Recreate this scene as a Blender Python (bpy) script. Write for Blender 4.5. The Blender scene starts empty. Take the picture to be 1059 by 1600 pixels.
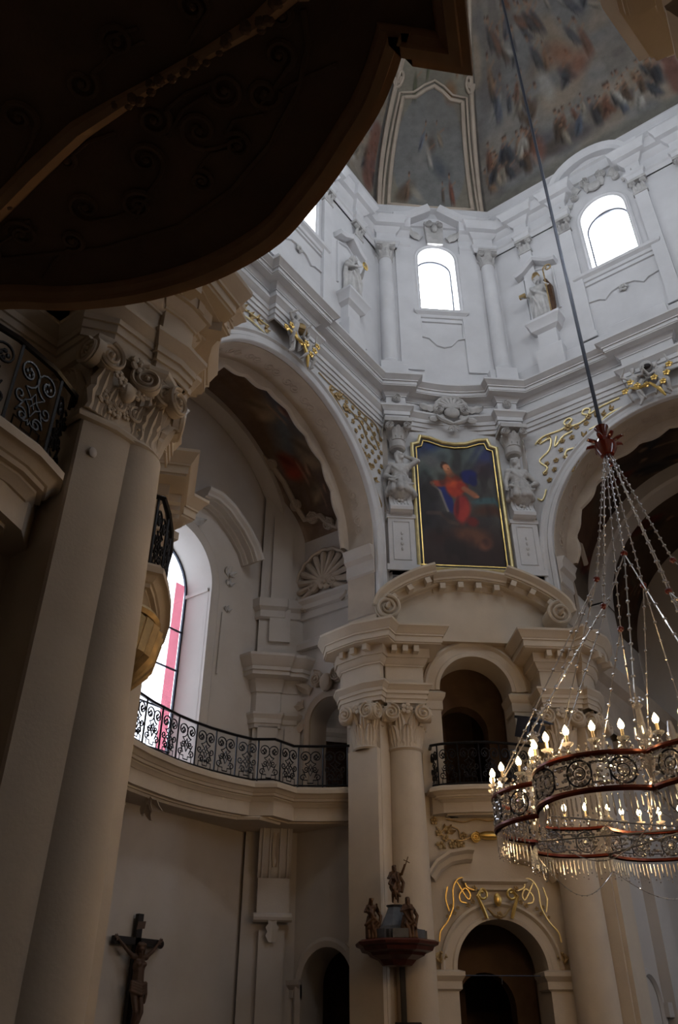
import bpy, bmesh, math, random
import numpy as np
from mathutils import Vector, Matrix
PI = math.pi
R = math.radians
random.seed(7)
rng = np.random.default_rng(11)
SC = bpy.context.scene
COL = SC.collection

# ------------------------------------------------------------------ camera, sky, light, exposure
cd = bpy.data.cameras.new('camera'); cam = bpy.data.objects.new('camera', cd); COL.objects.link(cam)
cd.sensor_fit = 'VERTICAL'; cd.sensor_height = 24.0; cd.lens = 1250.0 / 1600.0 * 24.0
cd.clip_start = 0.05; cd.clip_end = 200
cam.location = (0, 0, 1.6)
cam.rotation_euler = (R(90 + 33.3), 0, R(36.2))
SC.camera = cam

world = bpy.data.worlds.new('sky'); SC.world = world; world.use_nodes = True
wn = world.node_tree.nodes; wl = world.node_tree.links
bg = wn['Background']; bg.inputs[0].default_value = (0.90, 0.945, 1.0, 1); bg.inputs[1].default_value = 28.5

def portal(name, loc, normal, w, h):
    ld = bpy.data.lights.new(name, 'AREA'); ld.shape = 'RECTANGLE'; ld.size = w; ld.size_y = h
    ld.cycles.is_portal = True
    o = bpy.data.objects.new(name, ld); COL.objects.link(o)
    o.location = loc
    o.rotation_euler = Vector(normal).to_track_quat('-Z', 'Y').to_euler()
    return o

SC.view_settings.view_transform = 'Standard'; SC.view_settings.look = 'None'
SC.view_settings.gamma = 1.0; SC.view_settings.use_curve_mapping = False
SC.view_settings.exposure = 0.0
SC.cycles.use_denoising = True
SC.cycles.diffuse_bounces = 6; SC.cycles.max_bounces = 14; SC.cycles.transmission_bounces = 6
SC.cycles.transparent_max_bounces = 12; SC.cycles.glossy_bounces = 3
SC.cycles.caustics_reflective = False; SC.cycles.caustics_refractive = False
SC.cycles.sample_clamp_indirect = 6.0

# ------------------------------------------------------------------ materials
def lin(c):
    return tuple(((x / 12.92) if x <= 0.04045 else ((x + 0.055) / 1.055) ** 2.4) for x in c)

def mat(name, col, rough=0.75, var=0.10, scale=2.2, bump=0.12, metal=0.0, dirt=None, dirt_amt=0.35, bscale=26, spec=0.35):
    m = bpy.data.materials.new(name); m.use_nodes = True
    nt = m.node_tree; N = nt.nodes; Lk = nt.links
    b = N['Principled BSDF']
    b.inputs['Roughness'].default_value = rough; b.inputs['Metallic'].default_value = metal
    b.inputs['Specular IOR Level'].default_value = spec
    tc = N.new('ShaderNodeTexCoord')
    n1 = N.new('ShaderNodeTexNoise'); n1.inputs['Scale'].default_value = scale; n1.inputs['Detail'].default_value = 6
    Lk.new(tc.outputs['Object'], n1.inputs['Vector'])
    cr = N.new('ShaderNodeValToRGB')
    c0 = tuple(max(0, x * (1 - var)) for x in col); c1 = tuple(min(1, x * (1 + var)) for x in col)
    cr.color_ramp.elements[0].position = 0.3; cr.color_ramp.elements[0].color = (*c0, 1)
    cr.color_ramp.elements[1].position = 0.7; cr.color_ramp.elements[1].color = (*c1, 1)
    Lk.new(n1.outputs['Fac'], cr.inputs['Fac'])
    out = cr.outputs['Color']
    if dirt:
        n2 = N.new('ShaderNodeTexNoise'); n2.inputs['Scale'].default_value = scale * 0.33; n2.inputs['Detail'].default_value = 8
        n2.inputs['Roughness'].default_value = 0.7
        Lk.new(tc.outputs['Object'], n2.inputs['Vector'])
        c2 = N.new('ShaderNodeValToRGB'); c2.color_ramp.elements[0].position = 0.48; c2.color_ramp.elements[1].position = 0.72
        c2.color_ramp.elements[0].color = (0, 0, 0, 1); c2.color_ramp.elements[1].color = (dirt_amt,) * 3 + (1,)
        Lk.new(n2.outputs['Fac'], c2.inputs['Fac'])
        mx = N.new('ShaderNodeMix'); mx.data_type = 'RGBA'
        Lk.new(c2.outputs['Color'], mx.inputs[0]); Lk.new(out, mx.inputs[6]); mx.inputs[7].default_value = (*dirt, 1)
        out = mx.outputs[2]
    Lk.new(out, b.inputs['Base Color'])
    if bump:
        n3 = N.new('ShaderNodeTexNoise'); n3.inputs['Scale'].default_value = bscale; n3.inputs['Detail'].default_value = 4
        Lk.new(tc.outputs['Object'], n3.inputs['Vector'])
        bp = N.new('ShaderNodeBump'); bp.inputs['Strength'].default_value = bump; bp.inputs['Distance'].default_value = 0.02
        Lk.new(n3.outputs['Fac'], bp.inputs['Height']); Lk.new(bp.outputs['Normal'], b.inputs['Normal'])
    return m

def paint_mat(name, rough=0.6, grain=0.12, scale=14):
    m = bpy.data.materials.new(name); m.use_nodes = True
    nt = m.node_tree; N = nt.nodes; Lk = nt.links; b = N['Principled BSDF']
    b.inputs['Roughness'].default_value = rough; b.inputs['Specular IOR Level'].default_value = 0.25
    at = N.new('ShaderNodeVertexColor'); at.layer_name = 'paint'
    tc = N.new('ShaderNodeTexCoord')
    n1 = N.new('ShaderNodeTexNoise'); n1.inputs['Scale'].default_value = scale; n1.inputs['Detail'].default_value = 7
    n1.inputs['Roughness'].default_value = 0.65
    Lk.new(tc.outputs['Object'], n1.inputs['Vector'])
    mr = N.new('ShaderNodeMapRange'); mr.inputs[1].default_value = 0.25; mr.inputs[2].default_value = 0.75
    mr.inputs[3].default_value = 1 - grain; mr.inputs[4].default_value = 1 + grain
    Lk.new(n1.outputs['Fac'], mr.inputs[0])
    mx = N.new('ShaderNodeMix'); mx.data_type = 'RGBA'; mx.blend_type = 'MULTIPLY'; mx.inputs[0].default_value = 1
    Lk.new(at.outputs['Color'], mx.inputs[6]); Lk.new(mr.outputs[0], mx.inputs[7])
    Lk.new(mx.outputs[2], b.inputs['Base Color'])
    return m

M = {}
M['drum'] = mat('grey_white_plaster', (0.60, 0.60, 0.615), 0.85, 0.05, 1.2, 0.10, dirt=(0.40, 0.40, 0.41), dirt_amt=0.30)
M['trimw'] = mat('white_stucco', (0.60, 0.60, 0.61), 0.8, 0.05, 1.6, 0.08, dirt=(0.32, 0.31, 0.31), dirt_amt=0.35)
M['stone'] = mat('cream_stone', (0.55, 0.475, 0.38), 0.78, 0.07, 1.3, 0.12, dirt=(0.38, 0.32, 0.26), dirt_amt=0.4)
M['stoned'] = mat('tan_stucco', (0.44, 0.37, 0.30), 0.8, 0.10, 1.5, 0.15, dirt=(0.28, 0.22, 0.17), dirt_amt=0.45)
M['chapel'] = mat('aged_lime_plaster', (0.52, 0.485, 0.45), 0.85, 0.07, 0.6, 0.10, dirt=(0.36, 0.31, 0.26), dirt_amt=0.5)
M['statue'] = mat('weathered_statue_stucco', (0.48, 0.47, 0.46), 0.75, 0.12, 4, 0.10, dirt=(0.20, 0.19, 0.18), dirt_amt=0.6)
M['gold'] = mat('gilding', (0.72, 0.50, 0.16), 0.33, 0.15, 6, 0.05, metal=0.85)
M['goldl'] = mat('pale_gilding', (0.86, 0.72, 0.36), 0.38, 0.12, 6, 0.05, metal=0.6)
M['goldd'] = mat('tarnished_gilding', (0.38, 0.27, 0.13), 0.52, 0.25, 9, 0.1, metal=0.7)
M['iron'] = mat('black_wrought_iron', (0.012, 0.012, 0.015), 0.35, 0.2, 5, 0.05, metal=0.3)
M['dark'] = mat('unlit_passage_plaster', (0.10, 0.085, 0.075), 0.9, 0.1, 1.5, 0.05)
M['wood'] = mat('dark_red_marbled_wood', (0.075, 0.020, 0.015), 0.35, 0.3, 6, 0.05)
M['blackwood'] = mat('ebonised_wood', (0.012, 0.009, 0.009), 0.5, 0.2, 8, 0.05)
M['corpus'] = mat('carved_brown_wood', (0.085, 0.05, 0.035), 0.5, 0.2, 7, 0.06)
M['bronze'] = mat('bronzed_figure_wood', (0.075, 0.038, 0.018), 0.42, 0.3, 9, 0.08, metal=0.25)
M['slate'] = mat('grey_marbled_wood', (0.065, 0.07, 0.08), 0.4, 0.2, 7, 0.05)
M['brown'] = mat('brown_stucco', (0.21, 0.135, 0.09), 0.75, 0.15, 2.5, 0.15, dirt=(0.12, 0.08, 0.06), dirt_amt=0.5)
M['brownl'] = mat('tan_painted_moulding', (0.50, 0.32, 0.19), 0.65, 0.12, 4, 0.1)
M['floor'] = mat('dark_stone_paving', (0.085, 0.075, 0.068), 0.5, 0.2, 1, 0.05)
M['bracket'] = mat('chandelier_red_metal', (0.15, 0.030, 0.014), 0.28, 0.2, 6, 0.03, metal=0.5)
M['amber'] = mat('amber_red_glass', (0.11, 0.012, 0.005), 0.12, 0.1, 6, 0.0, spec=0.8)
M['wax'] = mat('ivory_candle_sleeve', (0.80, 0.62, 0.40), 0.5, 0.05, 6, 0.0)
M['steel'] = mat('dark_steel', (0.05, 0.055, 0.07), 0.35, 0.1, 6, 0.0, metal=0.8)
M['red'] = mat('faded_red_fabric', (0.42, 0.10, 0.10), 0.8, 0.1, 6, 0.0)
M['fresco'] = paint_mat('fresco_paint', 0.85, 0.22, 2.6)
M['oil'] = paint_mat('oil_paint', 0.5, 0.12, 5)

def crystal_mat():
    m = bpy.data.materials.new('cut_crystal'); m.use_nodes = True
    N = m.node_tree.nodes; Lk = m.node_tree.links; N.remove(N['Principled BSDF'])
    o = N['Material Output']
    tc = N.new('ShaderNodeTexCoord'); nz = N.new('ShaderNodeTexNoise'); nz.inputs['Scale'].default_value = 30
    Lk.new(tc.outputs['Object'], nz.inputs['Vector'])
    cr = N.new('ShaderNodeValToRGB'); cr.color_ramp.elements[0].color = (0.85, 0.86, 0.9, 1); cr.color_ramp.elements[1].color = (1, 0.97, 0.92, 1)
    Lk.new(nz.outputs['Fac'], cr.inputs['Fac'])
    gl = N.new('ShaderNodeBsdfGlass'); gl.inputs['IOR'].default_value = 1.55; gl.inputs['Roughness'].default_value = 0.03
    tl = N.new('ShaderNodeBsdfTranslucent'); df = N.new('ShaderNodeBsdfGlossy'); df.inputs['Roughness'].default_value = 0.18
    for n in (gl, tl, df): Lk.new(cr.outputs['Color'], n.inputs['Color'])
    m1 = N.new('ShaderNodeMixShader'); m1.inputs[0].default_value = 0.45
    Lk.new(df.outputs[0], m1.inputs[1]); Lk.new(tl.outputs[0], m1.inputs[2])
    m2 = N.new('ShaderNodeMixShader'); m2.inputs[0].default_value = 0.5
    Lk.new(gl.outputs[0], m2.inputs[1]); Lk.new(m1.outputs[0], m2.inputs[2])
    Lk.new(m2.outputs[0], o.inputs[0])
    return m
M['crystal'] = crystal_mat()

def glass_mat(name, tint=(1, 1, 1)):
    m = bpy.data.materials.new(name); m.use_nodes = True
    N = m.node_tree.nodes; Lk = m.node_tree.links; N.remove(N['Principled BSDF']); o = N['Material Output']
    tr = N.new('ShaderNodeBsdfTransparent'); gs = N.new('ShaderNodeBsdfGlossy'); gs.inputs['Roughness'].default_value = 0.08
    tc = N.new('ShaderNodeTexCoord'); nz = N.new('ShaderNodeTexNoise'); nz.inputs['Scale'].default_value = 3
    Lk.new(tc.outputs['Object'], nz.inputs['Vector'])
    cr = N.new('ShaderNodeValToRGB'); cr.color_ramp.elements[0].color = tuple(0.93 * t for t in tint) + (1,); cr.color_ramp.elements[1].color = (*tint, 1)
    Lk.new(nz.outputs['Fac'], cr.inputs['Fac']); Lk.new(cr.outputs['Color'], tr.inputs['Color'])
    mx = N.new('ShaderNodeMixShader'); mx.inputs[0].default_value = 0.06
    Lk.new(tr.outputs[0], mx.inputs[1]); Lk.new(gs.outputs[0], mx.inputs[2]); Lk.new(mx.outputs[0], o.inputs[0])
    return m
M['glass'] = glass_mat('window_glass'); M['oldglass'] = glass_mat('old_leaded_glass', (0.34, 0.345, 0.36)); M['redglass'] = glass_mat('red_stained_glass', (0.62, 0.33, 0.37))

def emis(name, col, st):
    m = bpy.data.materials.new(name); m.use_nodes = True
    N = m.node_tree.nodes; Lk = m.node_tree.links; N.remove(N['Principled BSDF']); o = N['Material Output']
    e = N.new('ShaderNodeEmission'); e.inputs[1].default_value = st
    tc = N.new('ShaderNodeTexCoord'); nz = N.new('ShaderNodeTexNoise'); nz.inputs['Scale'].default_value = 20
    Lk.new(tc.outputs['Object'], nz.inputs['Vector'])
    cr = N.new('ShaderNodeValToRGB'); cr.color_ramp.elements[0].color = (*col, 1); cr.color_ramp.elements[1].color = tuple(min(1, c * 1.1) for c in col) + (1,)
    Lk.new(nz.outputs['Fac'], cr.inputs['Fac']); Lk.new(cr.outputs['Color'], e.inputs[0]); Lk.new(e.outputs[0], o.inputs[0])
    m.cycles.emission_sampling = 'NONE'
    return m
M['bulb'] = emis('glowing_candle_bulb', (1.0, 0.72, 0.36), 26)

# ------------------------------------------------------------------ mesh builder
class MB:
    def __init__(s): s.v = []; s.f = []
    def add(s, vs, fs):
        o = len(s.v); s.v.extend([tuple(map(float, p)) for p in vs]); s.f.extend([tuple(i + o for i in f) for f in fs]); return s
    def join(s, m, T=None):
        vs = m.v if T is None else [tuple(T @ Vector(p)) for p in m.v]
        return s.add(vs, m.f)
    def xf(s, T):
        s.v = [tuple(T @ Vector(p)) for p in s.v]; return s
    def box(s, x0, x1, y0, y1, z0, z1):
        v = [(x0, y0, z0), (x1, y0, z0), (x1, y1, z0), (x0, y1, z0), (x0, y0, z1), (x1, y0, z1), (x1, y1, z1), (x0, y1, z1)]
        return s.add(v, [(0, 3, 2, 1), (4, 5, 6, 7), (0, 1, 5, 4), (1, 2, 6, 5), (2, 3, 7, 6), (3, 0, 4, 7)])
    def grid(s, P, closed_u=False, closed_v=False):
        nu = len(P); nv = len(P[0]); o = []
        for i in range(nu - (0 if closed_u else 1)):
            for j in range(nv - (0 if closed_v else 1)):
                a = i * nv + j; b = ((i + 1) % nu) * nv + j; c = ((i + 1) % nu) * nv + (j + 1) % nv; d = i * nv + (j + 1) % nv
                o.append((a, b, c, d))
        return s.add([p for r in P for p in r], o)
    def lathe(s, prof, n=20, c=(0, 0, 0), a0=0, a1=2 * PI, sx=1, sy=1):
        full = abs(a1 - a0 - 2 * PI) < 1e-6
        k = n if full else n + 1
        P = []
        for i in range(k):
            a = a0 + (a1 - a0) * i / n
            P.append([(c[0] + r * math.cos(a) * sx, c[1] + r * math.sin(a) * sy, c[2] + z) for r, z in prof])
        s.grid(P, closed_u=full); return s
    def tube(s, pts, r, n=6, closed=False, cap=True, flat=None):
        pts = [Vector(p) for p in pts]; m = len(pts)
        rr = r if hasattr(r, '__len__') else [r] * m
        rings = []; prevn = None
        for i in range(m):
            if closed: t = pts[(i + 1) % m] - pts[i - 1]
            else: t = pts[min(i + 1, m - 1)] - pts[max(i - 1, 0)]
            if t.length < 1e-9: t = Vector((0, 0, 1))
            t.normalize()
            if prevn is None:
                ref = Vector((0, 1, 0)) if abs(t.y) < 0.9 else Vector((1, 0, 0))
                nn = ref - t * ref.dot(t)
            else:
                nn = prevn - t * prevn.dot(t)
            if nn.length < 1e-6: nn = t.orthogonal()
            nn.normalize(); prevn = nn; b = t.cross(nn)
            f = flat if flat else 1.0
            rings.append([tuple(pts[i] + nn * (rr[i] * f * math.cos(2 * PI * k / n)) + b * (rr[i] * math.sin(2 * PI * k / n))) for k in range(n)])
        base = len(s.v)
        s.grid(rings, closed_u=closed, closed_v=True)
        if cap and not closed:
            s.f.append(tuple(base + k for k in range(n))); s.f.append(tuple(base + (m - 1) * n + k for k in reversed(range(n))))
        return s
    def ell(s, c, r, n=10, m=7, rot=None):
        P = []
        r = r if hasattr(r, '__len__') else (r, r, r)
        rows = []
        for j in range(m + 1):
            t = -PI / 2 + PI * j / m
            rows.append([(math.cos(t) * math.cos(2 * PI * i / n), math.cos(t) * math.sin(2 * PI * i / n), math.sin(t)) for i in range(n)])
        Q = []
        for row in rows:
            q = []
            for p in row:
                w = Vector((p[0] * r[0], p[1] * r[1], p[2] * r[2]))
                if rot is not None: w = rot @ w
                q.append(tuple(Vector(c) + w))
            Q.append(q)
        s.grid(Q, closed_v=True); return s
    def cap(s, p, q, r1, r2, n=8):
        p = Vector(p); q = Vector(q); d = q - p
        if d.length < 1e-6: return s.ell(p, r1)
        u = d.normalized(); pts = []; rs = []
        for k in (-1.0, -0.85, -0.5, 0): pts.append(p + u * (r1 * k)); rs.append(r1 * math.sqrt(max(0.0025, 1 - k * k)))
        for k in (0, 0.5, 0.85, 1.0): pts.append(q + u * (r2 * k)); rs.append(r2 * math.sqrt(max(0.0025, 1 - k * k)))
        return s.tube(pts, rs, n)
    def sweep(s, path, prof, closed=False, mp=None, capends=True):
        # path: plan points; profile (out, z); 'out' is to the right of travel; mitred
        n = len(path); P = []
        for i in range(n):
            if closed: a = path[i - 1]; c = path[(i + 1) % n]
            else: a = path[max(i - 1, 0)]; c = path[min(i + 1, n - 1)]
            b = path[i]
            d1 = Vector((b[0] - a[0], b[1] - a[1])); d2 = Vector((c[0] - b[0], c[1] - b[1]))
            if d1.length < 1e-9: d1 = d2.copy()
            if d2.length < 1e-9: d2 = d1.copy()
            d1.normalize(); d2.normalize()
            n1 = Vector((d1.y, -d1.x)); n2 = Vector((d2.y, -d2.x))
            mt = n1 + n2
            if mt.length < 1e-6: mt = n1.copy()
            mt.normalize(); k = 1.0 / max(0.35, mt.dot(n1))
            P.append([(b[0] + mt.x * k * o, b[1] + mt.y * k * o, z) for o, z in prof])
        if mp: P = [[mp(*q) for q in row] for row in P]
        base = len(s.v); m = len(prof)
        s.grid(P, closed_u=closed)
        if capends and not closed:
            s.f.append(tuple(base + k for k in range(m))); s.f.append(tuple(base + (n - 1) * m + k for k in reversed(range(m))))
        return s
    def prism(s, poly, d0, d1, mp=None):
        # polygon in (a,b), extruded along c from d0 to d1
        mp = mp or (lambda a, b, c: (a, b, c)); n = len(poly)
        v = [mp(a, b, d0) for a, b in poly] + [mp(a, b, d1) for a, b in poly]
        f = [tuple(range(n)), tuple(reversed(range(n, 2 * n)))]
        f += [(i, i + n, (i + 1) % n + n, (i + 1) % n) for i in range(n)]
        return s.add(v, f)
    def archwall(s, x0, x1, z0, z1, cx, hw, spring, sill, depth, rise=None, n=20, y=0.0, back=True):
        # wall in x-z with arched opening; front at y, thickness depth (+y)
        rise = hw if rise is None else rise
        for yy in ((y, y + depth) if back else (y,)):
            def q(a, b, c, d):
                vs = [(*a[:1], yy, a[1]), (b[0], yy, b[1]), (c[0], yy, c[1]), (d[0], yy, d[1])]; s.add(vs, [(0, 1, 2, 3)])
            q((x0, z0), (cx - hw, z0), (cx - hw, z1), (x0, z1)); q((cx + hw, z0), (x1, z0), (x1, z1), (cx + hw, z1))
            if sill > z0: q((cx - hw, z0), (cx + hw, z0), (cx + hw, sill), (cx - hw, sill))
            pts = [(cx - hw * math.cos(PI * i / n), spring + rise * math.sin(PI * i / n)) for i in range(n + 1)]
            for a, b in zip(pts, pts[1:]): q(a, b, (b[0], z1), (a[0], z1))
        pts = [(cx - hw, sill)] + [(cx - hw * math.cos(PI * i / n), spring + rise * math.sin(PI * i / n)) for i in range(n + 1)] + [(cx + hw, sill)]
        rv = [[(a, y, b), (a, y + depth, b)] for a, b in pts]
        s.grid(rv)
        if sill > z0: s.add([(cx - hw, y, sill), (cx + hw, y, sill), (cx + hw, y + depth, sill), (cx - hw, y + depth, sill)], [(0, 1, 2, 3)])
        return s
    def mesh(s, name, m, smooth=30):
        me = bpy.data.meshes.new(name); me.from_pydata(s.v, [], s.f); me.materials.append(m if not isinstance(m, str) else M[m])
        if smooth:
            me.polygons.foreach_set('use_smooth', [True] * len(me.polygons))
            me.set_sharp_from_angle(angle=R(smooth))
        return me

def link(name, me, parent=None, T=None):
    o = bpy.data.objects.new(name, me); COL.objects.link(o)
    if parent is not None: o.parent = parent
    if T is not None: o.matrix_local = T
    return o
def part(name, mb, m, parent=None, T=None, smooth=30, **kw):
    o = link(name, mb.mesh(name, m, smooth), parent, T)
    for k, v in kw.items(): o[k] = v
    return o
def thing(name, label, cat, T=None, group=None):
    o = bpy.data.objects.new(name, None); COL.objects.link(o); o.empty_display_size = 0.2
    if T is not None: o.matrix_world = T
    o['label'] = label; o['category'] = cat
    if group: o['group'] = group
    return o
def struct(name, label, mb=None, m=None, T=None, smooth=30, cat=None):
    if mb is None:
        o = bpy.data.objects.new(name, None); COL.objects.link(o); o.empty_display_size = 0.2
        if T is not None: o.matrix_world = T
    else:
        o = link(name, mb.mesh(name, m, smooth), None, T)
    o['kind'] = 'structure'; o['label'] = label; o['category'] = cat or name.split('_')[0]
    return o
def kids(o): return [c for c in COL.objects if c.parent == o]
def copy_tree(o, T=None, label=None, parent=None):
    c = o.copy(); COL.objects.link(c)
    if parent is not None: c.parent = parent
    if T is not None: c.matrix_world = T
    if label: c['label'] = label
    for ch in list(o.children): copy_tree(ch, None, None, c)
    return c
def frame(x, y, n, z=0.0):
    """viewer frame of a wall: local x = viewer's right, -y = out of the wall, z up; n = outward normal in plan"""
    nn = Vector((n[0], n[1], 0)).normalized(); rx = Vector((0, 0, 1)).cross(nn)
    return Matrix(((rx.x, -nn.x, 0, x), (rx.y, -nn.y, 0, y), (rx.z, 0, 1, z), (0, 0, 0, 1)))
def Tr(x=0, y=0, z=0): return Matrix.Translation((x, y, z))
def Rz(a): return Matrix.Rotation(a, 4, 'Z')
def Ry(a): return Matrix.Rotation(a, 4, 'Y')
def Rx(a): return Matrix.Rotation(a, 4, 'X')

# ------------------------------------------------------------------ painting on a grid
def vnoise(nx, ny, f, seed):
    g = np.random.default_rng(seed); a = g.random((f[1] + 2, f[0] + 2))
    x = np.linspace(0, f[0], nx); y = np.linspace(0, f[1], ny); xi = x.astype(int); yi = y.astype(int)
    fx = x - xi; fy = (y - yi)[:, None]; fx = fx * fx * (3 - 2 * fx); fy = fy * fy * (3 - 2 * fy)
    r0 = a[yi][:, xi] * (1 - fx) + a[yi][:, xi + 1] * fx; r1 = a[yi + 1][:, xi] * (1 - fx) + a[yi + 1][:, xi + 1] * fx
    return r0 * (1 - fy) + r1 * fy
class Canvas:
    def __init__(s, nx, ny, col, asp=1.0):
        s.nx, s.ny, s.asp = nx, ny, asp
        s.a = np.ones((ny, nx, 3)) * np.array(col); s.U, s.V = np.meshgrid(np.linspace(0, 1, nx), np.linspace(0, 1, ny))
    def mask(s, k, col, a=1.0):
        k = (np.clip(k, 0, 1) * a)[..., None]; s.a = s.a * (1 - k) + np.array(col) * k
    def blob(s, cx, cy, rx, ry, col, a=1.0, ang=0.0, soft=0.35):
        x = (s.U - cx) * s.asp; y = s.V - cy; c, d = math.cos(R(ang)), math.sin(R(ang))
        X = (x * c + y * d) / (rx * s.asp); Y = (-x * d + y * c) / ry
        s.mask((1 - np.sqrt(X * X + Y * Y)) / soft + 0.0, col, a)
    def stroke(s, pts, w, col, a=1.0, soft=0.5):
        best = np.full(s.U.shape, 9.0)
        for p, q in zip(pts, pts[1:]):
            ax, ay = p[0] * s.asp, p[1]; bx, by = q[0] * s.asp, q[1]; dx, dy = bx - ax, by - ay
            t = np.clip(((s.U * s.asp - ax) * dx + (s.V - ay) * dy) / max(1e-9, dx * dx + dy * dy), 0, 1)
            best = np.minimum(best, np.hypot(s.U * s.asp - ax - t * dx, s.V - ay - t * dy))
        s.mask((1 - best / w) / soft, col, a)
    def clouds(s, c1, f, seed, a=0.6, lo=0.45, hi=0.7):
        n = 0.6 * vnoise(s.nx, s.ny, f, seed) + 0.4 * vnoise(s.nx, s.ny, (f[0] * 2 + 1, f[1] * 2 + 1), seed + 1)
        s.mask((n - lo) / (hi - lo), c1, a)
    def figure(s, x, y, h, robe, skin=(0.55, 0.42, 0.34), lean=0.0, a=0.8):
        w = h * 0.33 / s.asp
        s.blob(x, y, w * 0.62, h * 0.5, robe, a, lean, 0.5)
        s.blob(x + 0.25 * w, y - 0.1 * h, w * 0.26, h * 0.42, tuple(min(1, c * 1.35) for c in robe), a * 0.6, lean + 8, 0.7)
        s.blob(x - 0.3 * w, y - 0.15 * h, w * 0.2, h * 0.36, tuple(c * 0.55 for c in robe), a * 0.7, lean - 8, 0.7)
        s.stroke([(x, y + .25 * h), (x + (0.8 + lean * .01) * w, y + 0.38 * h)], h * 0.06, skin, a * 0.7, 0.8)
        s.blob(x + math.sin(R(-lean)) * h * .5, y + 0.55 * h, h * 0.09 / s.asp, h * 0.115, skin, a, 0, 0.5)
        s.blob(x + math.sin(R(-lean)) * h * .5, y + 0.62 * h, h * 0.085 / s.asp, h * 0.07, (0.2, 0.15, 0.12), a * 0.8, 0, 0.6)
    def obj(s, name, fn, m, parent=None, T=None, two=None):
        ny, nx = s.ny, s.nx
        vs = [fn(i / (nx - 1), j / (ny - 1)) for j in range(ny) for i in range(nx)]
        fs = [(j * nx + i, j * nx + i + 1, (j + 1) * nx + i + 1, (j + 1) * nx + i) for j in range(ny - 1) for i in range(nx - 1)]
        me = bpy.data.meshes.new(name); me.from_pydata(vs, [], fs); me.materials.append(M[m])
        at = me.color_attributes.new('paint', 'FLOAT_COLOR', 'POINT')
        c = np.clip(s.a.reshape(-1, 3), 0, 1); c = np.where(c <= 0.04045, c / 12.92, ((c + 0.055) / 1.055) ** 2.4)
        at.data.foreach_set('color', np.c_[c, np.ones(len(c))].astype(np.float32).ravel())
        me.polygons.foreach_set('use_smooth', [True] * len(me.polygons))
        return link(name, me, parent, T)

# ------------------------------------------------------------------ ornament pieces
def spiral(r0=0.3, turns=2.0, rmin=0.05, n=36, a0=0.0, sgn=1):
    return [((r0 + (rmin - r0) * t) * math.cos(a0 + sgn * 2 * PI * turns * t), (r0 + (rmin - r0) * t) * math.sin(a0 + sgn * 2 * PI * turns * t)) for t in [i / n for i in range(n + 1)]]
def volute_mb(r=0.16, th=0.07, sgn=1, n=30):
    """scroll lying in the x-z plane, facing -y, centred at 0"""
    m = MB(); sp = spiral(r * .92, 2.1, r * 0.16, n, PI / 2, sgn)
    m.tube([(a, -th * 0.5, b) for a, b in sp], [r * 0.125 * (1 - 0.4 * i / n) for i in range(n + 1)], 6, flat=1.7)
    m.lathe([(0.001, -th * .42), (r * .86, -th * .42), (r * .88, -th * .3), (r * .88, th * .5), (0.001, th * .5)], 18)
    k = len(m.v) - 18 * 5
    m.v[k:] = [(x, z, y) for x, y, z in m.v[k:]]
    m.ell((0, -th * .55, 0), (r * .18, th * .5, r * .18), 8, 5)
    return m
def leaf_mb(w=0.2, h=0.3, curl=0.12, lobes=3, nu=9, nv=13):
    """acanthus leaf: base at origin, grows up +z, curls out to -y; closed thickness"""
    def pt(u, v, back):
        x = (u - 0.5) * 2
        wid = w * 0.5 * (0.75 + 0.35 * math.sin(PI * min(1, v * 1.1))) * (1 - 0.34 * abs(math.sin(lobes * PI * v))) * (1.0 if v < 0.8 else 1 - (v - 0.8) * 3.2)
        z = h * (v if v < 0.75 else 0.75 + 0.25 * math.sin((v - 0.75) / 0.25 * PI * 0.75))
        y = -curl * (v ** 3) - 0.02 * math.sin(PI * v) - 0.25 * w * (1 - x * x) * 0.35 * (0.4 + v)
        y += 0.10 * w * abs(math.sin(x * PI * 1.5)) * (0.4 + v)
        return (x * wid, y + (0.025 if back else 0), z - (0.0))
    m = MB(); F = [[pt(i / (nu - 1), j / (nv - 1), False) for i in range(nu)] for j in range(nv)]
    B = [[pt(i / (nu - 1), j / (nv - 1), True) for i in range(nu)] for j in range(nv)]
    rows = [f + b[::-1] for f, b in zip(F, B)]
    m.grid(rows, closed_v=True)
    m.f.append(tuple(range(2 * nu))); m.f.append(tuple(len(m.v) - 1 - k for k in range(2 * nu)))
    return m
def flower_mb(r=0.1, petals=5):
    m = MB()
    for k in range(petals):
        a = 2 * PI * k / petals
        m.ell((math.cos(a) * r * .6, -r * .22, math.sin(a) * r * .6), (r * .40, r * .24, r * .40), 7, 5, Matrix.Rotation(-a, 3, 'Y'))
    m.ell((0, -r * .35, 0), (r * .28, r * .3, r * .28), 7, 5)
    return m
def sprig_mb(r=0.1):
    m = MB()
    for k in range(3):
        l = leaf_mb(r * .8, r * 1.5, r * .5, 2, 5, 5); m.join(l, Ry(R(-50 + 50 * k)))
    m.ell((0, -r * .3, r * .1), r * .3, 7, 5)
    return m
def scroll_pts(kind='C', w=0.3, h=0.5, n=18):
    """ornamental scroll curve in x-z"""
    out = []
    if kind == 'C':
        a = spiral(h * .22, 1.25, h * .05, n, -PI / 2, -1)
        top = [(x + 0, z + h * .28) for x, z in a][::-1]
        bot = [(x, -z - h * .28) for x, z in a]
        mid = [(-w * .5 * math.sin(PI * t), h * .06 - h * .12 * t) for t in (0.2, .4, .6, .8)]
        out = top + mid + bot
    else:
        a = spiral(h * .22, 1.25, h * .05, n, PI, 1)
        top = [(x + h * .1, z + h * .26) for x, z in a][::-1]
        bot = [(-x - h * .1, -z - h * .26) for x, z in a]
        out = top + bot
    return out

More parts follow.
